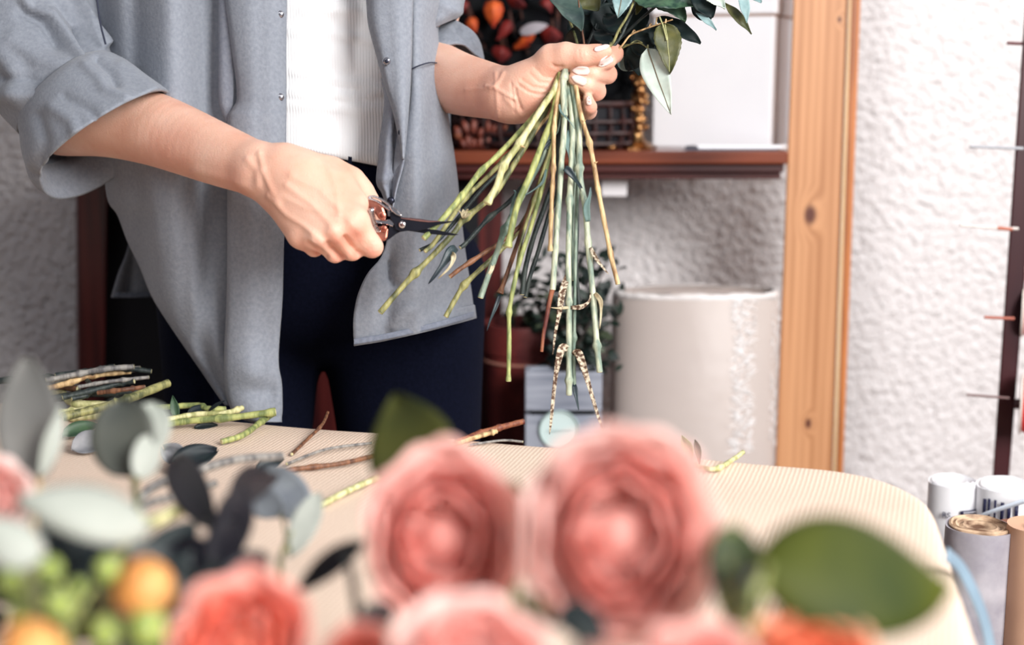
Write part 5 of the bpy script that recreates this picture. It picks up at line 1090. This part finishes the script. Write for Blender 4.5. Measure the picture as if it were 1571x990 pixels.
branch('branch with the large rounded blue green leaf left of centre', [(884, 112, 1.395), (886, 70, 1.40), (870, 20, 1.42), (850, -40, 1.45)], 5, 'olive', [((846, -22, 1.41), (892, 46, 1.385), 46, M_L1, (.5, 0, .1), 'oval', .12, None), ((862, -30, 1.42), (800, -4, 1.44), 44, M_L2, (0, 0, .5), 'oval', .1, None)])
branch('thin brown twig rising straight from the thumb', [(897, 74, 1.39), (893, 45, 1.395), (888, 5, 1.40), (884, -40, 1.42)], 3.5, 'brown', [((885, -22, 1.41), (918, 16, 1.40), 44, M_L3, (-.2, 0, .2), 'oval', .1, None), ((893, 40, 1.40), (868, 70, 1.43), 26, M_L2, (.4, 0, .2), 'oval', .1, None)])
branch('reddish branch with the silvery leaf tip hanging by it', [(890, 110, 1.40), (935, 72, 1.385), (950, 45, 1.382), (966, 18, 1.38), (985, -30, 1.39)], 5, 'olive', [((958, -26, 1.378), (948, 27, 1.372), 34, M_L6, (.1, 0, .2), 'serrate', .1, M_V2), ((984, -24, 1.40), (976, 22, 1.395), 18, M_L3, (.6, 0, .1), 'oval', .2, None), ((936, 70, 1.40), (912, 46, 1.42), 26, M_L2, (.1, 0, .6), 'oval', .1, None), ((952, 50, 1.40), (928, 22, 1.42), 30, M_L2, (-.2, 0, .4), 'oval', .1, None)])
branch('dark branch carrying the big serrated green leaf', [(888, 110, 1.405), (942, 70, 1.40), (965, 30, 1.40), (990, -25, 1.41)], 6, 'dark', [((972, -16, 1.39), (1070, 10, 1.37), 62, M_L5, (0, -.1, .7), 'serrate', .08, None), ((1000, -20, 1.40), (1052, 32, 1.385), 54, M_L5, (.3, 0, .3), 'serrate', .1, None), ((990, 10, 1.42), (958, 58, 1.43), 40, M_L2, (0, 0, .4), 'oval', .1, None)])
branch('pale twig reaching right with the hanging olive serrated leaf', [(892, 112, 1.41), (946, 78, 1.40), (966, 55, 1.396), (985, 46, 1.39), (1008, 38, 1.385), (1032, 30, 1.38)], 3.5, 'tan', [((1021, 36, 1.377), (1028, 113, 1.368), 42, M_L3, (.15, 0, .1), 'serrate', .1, M_V1), ((1008, 28, 1.40), (1075, 66, 1.392), 30, M_L2, (.1, 0, .5), 'oval', .12, None), ((1000, 40, 1.41), (1020, 72, 1.42), 34, M_L2, (0, 0, .3), 'oval', .1, None), ((975, 50, 1.415), (996, 92, 1.42), 40, M_L2, (.2, 0, .1), 'oval', .1, None)])
obj('leaf_stalk', MB().tube(pth([(1012, 26, 1.378), (1018, 42, 1.374), (1023, 62, 1.37)], 10), .0008, 6), M_V1, [o for o in bpy.data.objects if o.name.startswith('leafy_branch')][-1])
branch('branch with the long pale leaf hanging in front of the white box', [(893, 113, 1.415), (940, 84, 1.41), (962, 70, 1.40), (980, 66, 1.39), (994, 74, 1.385)], 3, 'olive', [((993, 74, 1.380), (1029, 175, 1.372), 42, M_L4, (-.3, 0, .1), 'ovate', .08, M_V2), ((985, 66, 1.41), (962, 108, 1.425), 34, M_L2, (.2, 0, 0), 'oval', .1, None), ((968, 72, 1.42), (982, 116, 1.43), 30, M_L2, (.5, 0, 0), 'oval', .1, None), ((945, 88, 1.425), (975, 108, 1.43), 26, M_L6, (0, 0, -.4), 'lance', .1, None)])
branch('outermost branch with narrow olive and pale blue leaf tips at the right', [(895, 114, 1.42), (950, 60, 1.42), (1020, 0, 1.40), (1080, -20, 1.38), (1140, -24, 1.37)], 5, 'dark', [((1068, -16, 1.375), (1092, 28, 1.37), 40, M_L2, (.2, 0, .2), 'oval', .1, None), ((1086, -10, 1.37), (1112, 14, 1.362), 26, M_L4, (0, 0, .5), 'serrate', .2, None), ((1111, 4, 1.368), (1153, 52, 1.36), 20, M_L3, (.1, 0, .3), 'lance', .15, None), ((1136, -18, 1.36), (1146, 35, 1.352), 22, M_L6, (.3, 0, 0), 'lance', .1, None), ((1068, 20, 1.372), (1099, 46, 1.366), 14, M_L6, (-.1, 0, .7), 'lance', .2, None), ((1150, -12, 1.365), (1168, 4, 1.36), 16, M_L6, (.1, 0, .4), 'oval', .1, None), ((1090, 30, 1.38), (1062, 6, 1.39), 30, M_L2, (0, 0, .3), 'oval', .1, None)])
branch('dark back branch filling the bunch behind the thumb tip', [(884, 112, 1.43), (905, 60, 1.445), (925, 10, 1.46), (940, -40, 1.47)], 5, 'dark', [((905, 60, 1.45), (880, 20, 1.46), 50, M_L2, (0, 0, .3), 'oval', .1, None), ((915, 50, 1.45), (950, 10, 1.46), 56, M_L2, (.2, 0, .2), 'oval', .1, None), ((925, 20, 1.46), (880, -20, 1.47), 56, M_L2, (0, 0, .3), 'oval', .1, None), ((920, 30, 1.46), (985, 40, 1.47), 50, M_L2, (.2, 0, .5), 'oval', .1, None), ((930, 0, 1.46), (1000, 2, 1.47), 60, M_L2, (0, 0, .3), 'oval', .1, None), ((925, 50, 1.47), (960, 100, 1.47), 44, M_L2, (.3, 0, 0), 'oval', .1, None), ((938, 20, 1.47), (1010, 76, 1.46), 46, M_L2, (.1, 0, .3), 'oval', .1, None)])
# ------------------------------------------------------------------ flowers in the foreground
def petal_grid(c0, ax, u_, v_, phi, R0, H, half, open_, lip, nu=13, nv=10, seed=0):
    """a cupped petal wrapped round the bloom axis"""
    g = []; r_ = random.Random(seed); w1 = r_.uniform(-.05, .05); ph = r_.uniform(0, 6)
    for i in range(nv):
        t = i / (nv - 1); row = []
        for j in range(nu):
            u = 2 * j / (nu - 1) - 1; wid = half * (.35 + .65 * math.sin(PI * min(1, .25 + t * .6))) ; an = phi + u * wid
            edge = 1 - .22 * u * u * t
            rr = R0 * (.25 + .75 * math.sin(PI / 2 * min(1, t * 1.35)) + open_ * t ** 2.2) + lip * R0 * max(0, t - .75) ** 1.5 * 4 * (1 - .3 * u * u) + R0 * .05 * math.sin(5 * u + ph) * t
            hh = H * (t * edge - lip * .55 * max(0, t - .8) ** 1.6 * 5) + w1 * H * u * t
            row.append(c0 + ax * hh + rr * (math.cos(an) * u_ + math.sin(an) * v_))
        g.append(row)
    return g
PINKS = {'pink': ((254, 212, 203), (253, 202, 193), (251, 180, 169)), 'blush': ((254, 222, 214), (254, 212, 204), (252, 188, 177)), 'coral': ((253, 194, 180), (251, 168, 150), (248, 138, 114)), 'pale': ((254, 232, 226), (252, 212, 206), (249, 192, 182)), 'orange': ((253, 200, 170), (251, 174, 138), (248, 150, 112))}
def M_pet(key, k):
    c = PINKS[key][k]; m_ = mk('petal_%s_%d' % (key, k), c, vary(c, 1.03), scale=40, rough=.6, spec=.2)
    if 'Translucent BSDF' not in m_.node_tree.nodes:
        nt = m_.node_tree; n = nt.nodes; tr = n.new('ShaderNodeBsdfTranslucent'); tr.inputs[0].default_value = lin(vary(c, 1.0)); mi = n.new('ShaderNodeMixShader'); mi.inputs[0].default_value = .42
        nt.links.new(n['Principled BSDF'].outputs[0], mi.inputs[1]); nt.links.new(tr.outputs[0], mi.inputs[2]); nt.links.new(mi.outputs[0], n['Material Output'].inputs[0])
    return m_
def rose(lab, px, py, d, rpx, key, face=(0, -1, .45), layers=5, seed=0, stem_to=None, sy=1.0):
    c_ = P(px, py, d); r = rpx / F * d; ax = nrm(np.array(face, float)); u_ = nrm(np.cross(ax, [0, 0, 1])); v_ = np.cross(ax, u_) * sy
    base = c_ - ax * r * .95; t_ = thing('rose', lab, 'rose', base - np.array([0, 0, .0])); rr_ = random.Random(seed)
    k = 0
    for l in range(2 if layers > 4 else 1, layers):
        f = (l + 1) / layers; n_ = (4, 5, 6, 6, 7, 7)[l]
        for i in range(n_):
            ph = i * 2 * PI / n_ + l * .7 + rr_.uniform(-.15, .15)
            op = -.42 + .44 * f; lp_ = .05 + .22 * f ** 3; R0 = r * (.14 + .86 * f ** 1.05) / (1 + max(0, op) + lp_ * .5) * rr_.uniform(.96, 1.04); H = r * (1.25 - .22 * f) * rr_.uniform(.95, 1.05); half = min(1.35, 1.15 if l < 2 else .92)
            lift_ = r * .85 * (1 - f); g = petal_grid(base + ax * lift_, ax, u_, v_, ph, R0, H - lift_ * .80, half, op, lp_, seed=seed * 100 + k)
            obj('petal', MB().grid(g), M_pet(key, 0 if f > .9 else (1 if f > .7 else 2)), t_, solid=.0006); k += 1
    # swirled heart: nested petals in quarters
    for q in range(5):
        qa = q * 2 * PI / 5 + rr_.uniform(-.25, .25) + seed; qr = r * rr_.uniform(.20, .30)
        qc = base + ax * r * .52 + (math.cos(qa) * u_ + math.sin(qa) * v_) * qr
        for i in range(4):
            for sgn in ((0,) if i == 0 else (-1, 1)):
                g = petal_grid(qc, ax, u_, v_, qa + sgn * (.75 + .1 * i), r * (.07 + .075 * i), r * (.62 - .055 * i), 1.15, -.25, .04, 8, 8, seed=seed * 77 + q * 9 + i)
                obj('petal', MB().grid(g), M_pet(key, (1, 2, 1, 0)[i] if q % 2 else (2, 1, 2, 1)[i]), t_, solid=.0006)
    obj('heart', MB().ball(base + ax * r * .66, r * .30, 12, 8), M_pet(key, 2), t_)
    obj('hip', MB().lathe([(.001, -.012), (.006, -.010), (.009, -.002), (.012, .004), (.010, .010), (.001, .012)], base, ax, n=16), M_stem('green'), t_)
    for i in range(5):
        an = i * 2 * PI / 5; dr = math.cos(an) * u_ + math.sin(an) * v_
        obj('sepal', MB().grid(leaf_grid(base + dr * .008, base + dr * (r * .75) + ax * .004, .010, ax, -.1, .1, 5, 8, 'lance')), M_LG, t_, solid=.0005)
    f0 = base - ax * .010; foot = np.array([f0[0] + (0 if stem_to is None else stem_to[0]), f0[1] + (.07 if stem_to is None else stem_to[1]), ZT + .006])
    obj('stem', MB().tube(cr([f0, f0 - ax * .025 + np.array([0, 0, -.004]), (f0 + foot) / 2 + np.array([0, .012, -.008]), foot], 18), .0028, 8), M_stem('green'), t_)
    return t_
rose('right one of the two big pink garden roses in front, petals swirled', 952, 822, .60, 150, 'blush', (-.05, -1, .30), 6, 3, sy=1.2)
rose('left one of the two big pink garden roses in front, coral heart', 678, 826, .64, 124, 'pink', (.10, -1, .38), 6, 5, sy=1.2)
rose('coral pink rose cut by the lower picture edge below the green berries', 364, 985, .58, 112, 'coral', (-.1, -.75, .8), 5, 7, sy=1.15)
rose('pale pink rose cut by the lower picture edge under the left big rose', 725, 1018, .52, 132, 'blush', (.1, -.7, .9), 5, 9)
rose('pink orange rose cut by the lower picture edge under the big green leaf', 1256, 1030, .52, 120, 'orange', (.1, -.7, .9), 5, 11)
rose('pink rose peeping in at the lower edge under the right big rose', 1075, 1030, .50, 100, 'pink', (0, -.6, 1), 5, 13)
rose('small red orange rose at the lower edge left of the pale pink rose', 548, 1006, .56, 60, 'coral', (-.1, -.7, .9), 4, 15)
rose('pale pink rose at the far left edge under the grey leaf', -18, 762, .72, 66, 'pale', (.3, -.9, .5), 5, 17)

def sprig(lab, pts, r, key, leaves, name='leaf_sprig', cat='foliage', group='leafy sprigs among the foreground flowers'):
    """stem from the first point down to the cloth; leaves: (base, tip, width px, material, normal, shape, cup)"""
    w_ = [P(*q) for q in pts]; w_.append(np.array([w_[-1][0], w_[-1][1] + .05, ZT + .005])); pa = cr(w_, 24)
    o = obj(name, MB().tube(pa, np.linspace(r, r * 1.3, 24), 8), M_stem(key)); tag(o, lab, cat, group)
    for b_, t_, wd, mat, nv, shp, cup in leaves:
        b0, t0 = P(*b_), P(*t_); gg = leaf_grid(b0, t0, wd / F * b_[2], TOCAM + np.array(nv, float), .08, cup, 9, 18, shp, seed=int(b_[0]))
        lf = obj('leaf', MB().grid(gg), mat, o, solid=.0006)
        k = int(np.argmin(np.linalg.norm(pa - b0, axis=1)))
        if np.linalg.norm(pa[k] - b0) > .003: obj('leaf_stalk', MB().tube(cr([pa[k], (pa[k] + b0) / 2 + np.array([0, 0, .003]), b0], 8), .0010, 6), M_stem(key), o)
    return o
M_EU1 = mk('eucalyptus_grey', (118, 115, 110), (98, 97, 94), scale=20, rough=.55)
M_EU2 = mk('eucalyptus_dark', (86, 88, 80), (64, 68, 64), scale=20, rough=.5)
M_EU3 = mk('eucalyptus_pale', (172, 175, 166), (150, 155, 146), scale=20, rough=.6)
M_DG = mk('deep_green_leaf', (26, 38, 38), (20, 30, 34), scale=30, rough=.5)
M_OL = mk('olive_rose_leaf', (74, 74, 30), (50, 55, 28), scale=18, rough=.6, spec=.15)
M_OL2 = mk('big_green_leaf', (76, 80, 20), (46, 56, 20), scale=16, rough=.6, spec=.15)
M_BK = mk('dark_purple_leaf', (22, 20, 28), (14, 14, 26), scale=20, rough=.45)
sprig('eucalyptus sprig with a tall upright grey leaf at the far left', [(60, 735, .80), (52, 800, .78), (60, 900, .75)], .0018, 'tan', [((52, 742, .80), (40, 545, .83), 100, M_EU1, (.15, 0, .1), 'oval', .08), ((62, 735, .79), (96, 620, .80), 36, M_EU3, (.8, 0, 0), 'lance', .1)])
sprig('eucalyptus sprig with a round dark grey green leaf and a pale one behind', [(205, 742, .84), (215, 800, .82), (220, 880, .78)], .0018, 'olive', [((200, 732, .84), (182, 612, .85), 104, M_EU2, (-.1, 0, .1), 'round', .06), ((222, 700, .86), (238, 618, .88), 62, M_EU3, (.3, 0, .2), 'round', .1), ((215, 735, .83), (232, 668, .84), 44, M_EU3, (.5, 0, .4), 'round', .1)])
sprig('sprig with a broad pale arched leaf at the left', [(215, 800, .68), (180, 860, .66), (160, 930, .64)], .002, 'olive', [((236, 800, .66), (30, 752, .64), 106, M_EU3, (0, .1, 1.1), 'oval', -.18)])
sprig('sprig with a pale grey leaf at the left edge above the berries', [(60, 868, .60), (50, 930, .59)], .002, 'olive', [((62, 868, .60), (-30, 790, .60), 76, M_EU3, (.1, 0, .9), 'oval', -.15)])
sprig('dark leafy sprig behind the berries at lower left', [(150, 880, .70), (160, 950, .66)], .0022, 'dark', [((100, 850, .70), (230, 810, .72), 74, M_DG, (0, 0, .6), 'oval', .1), ((140, 850, .71), (60, 790, .73), 66, M_DG, (0, 0, .6), 'oval', .1), ((180, 880, .70), (270, 860, .72), 90, M_DG, (.1, 0, .5), 'oval', .1), ((130, 900, .69), (40, 880, .70), 110, M_DG, (0, 0, .5), 'oval', .1), ((150, 930, .68), (190, 850, .70), 110, M_DG, (0, 0, .5), 'oval', .1), ((120, 960, .66), (60, 920, .68), 110, M_DG, (0, 0, .5), 'oval', .1), ((190, 960, .66), (250, 920, .68), 110, M_DG, (0, 0, .5), 'oval', .1), ((210, 900, .72), (300, 800, .76), 70, M_DG, (.3, 0, .5), 'oval', .1)])
_r = random.Random(31)
_dl = []
for i in range(34):
    bx_, by_ = _r.uniform(-30, 400), _r.uniform(860, 1010); an = _r.uniform(-PI, 0)
    if bx_ < 60: by_ = max(by_, 900)
    _dl.append(((bx_, by_, .70 + .05 * _r.random()), (bx_ + 70 * math.cos(an), by_ + 46 * math.sin(an), .72 + .04 * _r.random()), _r.uniform(50, 80), M_DG if i % 3 else M_BK, (_r.uniform(-.4, .4), 0, _r.uniform(.1, .9)), 'oval', .12))
sprig('bushy dark sprig added to darken the lower left corner behind berries and coral rose', [(200, 900, .74), (190, 980, .70)], .0022, 'dark', _dl)  # near-black leaves added to make the gaps behind the berries dark
sprig('dark purple leaved sprig between the eucalyptus and the coral rose', [(330, 880, .72), (330, 930, .70)], .0022, 'dark', [((330, 880, .72), (362, 790, .76), 76, M_BK, (.2, 0, .4), 'lance', .1), ((300, 890, .71), (270, 830, .73), 90, M_BK, (-.2, 0, .5), 'oval', .1), ((345, 860, .74), (372, 740, .80), 62, M_BK, (.3, 0, .5), 'oval', .1), ((318, 800, .80), (262, 690, .92), 62, M_BK, (-.3, 0, .9), 'oval', .1), ((345, 900, .70), (410, 850, .72), 60, M_BK, (.2, 0, .6), 'oval', .1), ((290, 900, .70), (240, 880, .70), 80, M_DG, (0, 0, .5), 'oval', .1), ((362, 770, .80), (420, 716, .92), 60, M_BK, (.4, 0, 1.0), 'oval', .1)])
sprig('dark narrow leaf slanting left of the left big rose', [(530, 850, .70), (545, 920, .68)], .0018, 'dark', [((556, 832, .71), (455, 908, .72), 42, M_BK, (.3, 0, .9), 'oval', .15)])
sprig('blue grey leaf sprig lying between the dark leaves and the left big rose', [(440, 830, .86), (430, 880, .82)], .0016, 'olive', [((470, 800, .92), (400, 712, 1.0), 70, mk('grey_leaf_flat', (150, 156, 160), (120, 126, 134), scale=30, rough=.6), (0, 0, 1.0), 'oval', .1), ((446, 850, .86), (492, 752, .92), 44, M_EU3, (.4, 0, .8), 'oval', .1), ((430, 790, .92), (386, 760, .95), 50, mk('grey_leaf_flat', (150, 156, 160), rough=.6), (-.2, 0, .8), 'oval', .1)])
sprig('olive green rose leaf standing above the left big rose', [(650, 735, .74), (668, 800, .71), (680, 900, .68)], .0016, 'green', [((648, 742, .74), (604, 602, .78), 138, M_OL, (-.2, 0, .25), 'ovate', .06)])
sprig('large glossy olive green leaf at the right front with its tip at the table edge', [(1170, 900, .53), (1150, 960, .52)], .002, 'green', [((1178, 868, .53), (1476, 892, .57), 214, M_OL2, (.1, 0, .75), 'oval', -.10)])
sprig('dark green leaf pair hanging beside the right big rose', [(1120, 830, .60), (1115, 900, .58), (1120, 960, .56)], .002, 'green', [((1128, 806, .60), (1122, 965, .575), 92, mk('dark_green_leaf', (62, 74, 36), (44, 58, 32), scale=16, rough=.45), (.2, 0, .2), 'oval', .1), ((1120, 880, .58), (1160, 960, .56), 60, M_DG, (.2, 0, .2), 'oval', .1), ((1150, 905, .56), (1172, 866, .57), 34, M_EU3, (.2, 0, .5), 'oval', .1)])
sprig('small dark green leaf between the two big roses', [(796, 800, .70), (792, 860, .68), (790, 930, .64)], .0016, 'green', [((790, 800, .70), (792, 738, .72), 40, M_OL, (.3, 0, .2), 'oval', .1), ((800, 800, .69), (826, 752, .71), 26, M_EU3, (-.3, 0, .4), 'oval', .1), ((795, 870, .66), (806, 790, .67), 36, mk('grey_leaf_flat', (150, 156, 160), rough=.6), (.5, 0, .3), 'oval', .1)])
sprig('dark sprig under the right big rose', [(880, 960, .57), (890, 1010, .56)], .002, 'dark', [((860, 930, .57), (930, 985, .56), 60, M_DG, (0, 0, .6), 'oval', .1), ((840, 960, .57), (800, 910, .59), 40, M_OL, (0, 0, .6), 'oval', .1), ((560, 965, .60), (600, 925, .62), 50, M_DG, (0, 0, .6), 'oval', .1)])
# twigs in front
for lab, pts, r, key in (('pale cut twig at lower left between the grey leaves and the dark ones', [(198, 826, .80), (240, 800, .82), (312, 766, .86)], .0042, 'pale'), ('long grey brown twig lying behind the dark leaves', [(215, 766, .98), (290, 728, 1.04), (360, 706, 1.08), (432, 700, 1.12)], .0034, 'grey'), ('pale grey twig under the long grey brown one', [(210, 790, .96), (270, 762, 1.0), (330, 742, 1.04)], .0028, 'grey')):
    w_ = [P(*q) for q in pts]; foot = np.array([w_[0][0] - .02, w_[0][1] - .03, ZT + .005])
    o = obj('cut_twig', MB().tube(cr([foot] + w_, 24), r, 10), M_stem(key)); tag(o, lab, 'twig', 'twigs behind the foreground flowers')

# hypericum berries and orange buds
M_BER = mk('green_berry', (156, 170, 88), (126, 144, 68), scale=30, rough=.25, spec=.5)
ber = [(18, 893, 21, .60), (76, 874, 19, .60), (165, 874, 20, .62), (90, 929, 22, .59), (30, 940, 17, .60), (160, 973, 21, .58), (226, 965, 30, .58), (60, 985, 16, .58), (120, 900, 12, .62)]
hub = P(110, 1010, .60); bs = obj('berry_sprig', MB().tube(cr([P(105, 960, .61), hub, np.array([hub[0], hub[1] + .04, ZT + .006])], 16), .002, 8), M_stem('green'))
tag(bs, 'sprig of round yellow green berries at the lower left corner', 'berries')
for (px, py, rp, d) in ber:
    c_ = P(px, py, d); r = rp / F * d; q0 = P(105, 962, .61)
    b_ = obj('berry', MB().ball(c_, (r, r, r * 1.08), 16, 12), M_BER, bs)
    obj('stalk', MB().tube(cr([q0, (q0 + c_) / 2 + np.array([0, .006, .002]), c_ + np.array([0, .002, -r * .9])], 10), .0011, 6), M_stem('green'), bs)
    for i in range(4):
        an = i * PI / 2 + .4; dr = np.array([math.cos(an), math.sin(an), -.1]); cb_ = c_ - np.array([0, 0, r * .95])
        obj('sepal', MB().grid(leaf_grid(cb_, cb_ + dr * r * 1.0, r * .7, (0, 0, -1), .15, .1, 4, 6, 'oval')), M_LG, bs, solid=.0004)
M_ORB = mk('orange_bud', (212, 150, 82), (222, 170, 104), scale=24, rough=.5); M_ORB2 = mk('orange_bud_deep', (202, 132, 66), (212, 148, 82), scale=24, rough=.5)
def bud(lab, px, py, d, rp, hp, lean):
    c_ = P(px, py, d); r = rp / F * d; h = hp / F * d; ax = nrm(np.array(lean, float)); u_ = nrm(np.cross(ax, [0, 1, 0])); v_ = np.cross(ax, u_); base = c_ - ax * h
    t_ = thing('ranunculus_bud', lab, 'flower bud', base)
    for l, (k, n_) in enumerate(((.62, 4), (.82, 5), (1.0, 5))):
        for i in range(n_):
            g = []; ph = i * 2 * PI / n_ + l * .6
            for a in range(9):
                t = a / 8; row = []; rr_ = r * k * math.sin(PI * min(.97, t * .78 + .16)) ** .8
                for j in range(7):
                    u = (j / 3 - 1); an = ph + u * (PI / n_ * 1.35); row.append(base + ax * (2 * h * (.95 + .05 * k) * (t - .1 * u * u * t)) + rr_ * (1 + .02 * u) * (math.cos(an) * u_ + math.sin(an) * v_))
                g.append(row)
            obj('petal', MB().grid(g), M_ORB if (i + l) % 2 else M_ORB2, t_, solid=.0006)
    foot = np.array([base[0] + .01, base[1] + .05, ZT + .005]); obj('stem', MB().tube(cr([base + ax * .004, base - ax * .02, foot], 14), .0022, 8), M_stem('green'), t_)
bud('orange yellow bud between the green berries and the coral rose', 222, 900, .62, 46, 46, (.15, -.2, 1))
bud('orange yellow bud cut by the lower left corner of the photo', 45, 1000, .57, 52, 50, (-.2, -.2, 1))
# pale blue strip hanging at the table corner
st = pth([(1452, 850, 1.0), (1474, 872, 1.02), (1496, 915, 1.03), (1512, 960, 1.04), (1524, 1020, 1.05)], 24); g = []
for i in range(24):
    tq = nrm(st[min(23, i + 1)] - st[max(0, i - 1)]); sd_ = nrm(np.cross(tq, TOCAM + np.array([.5, 0, .3]))); g.append([st[i] + sd_ * w_ for w_ in np.linspace(-.005, .005, 5)])
o = obj('ribbon_tail', MB().grid(g), mk('pale_blue_ribbon', (140, 162, 176), (116, 136, 154), scale=10, rough=.35), solid=.001)
tag(o, 'pale blue ribbon tail hanging off the right table edge by the silver roll', 'ribbon')
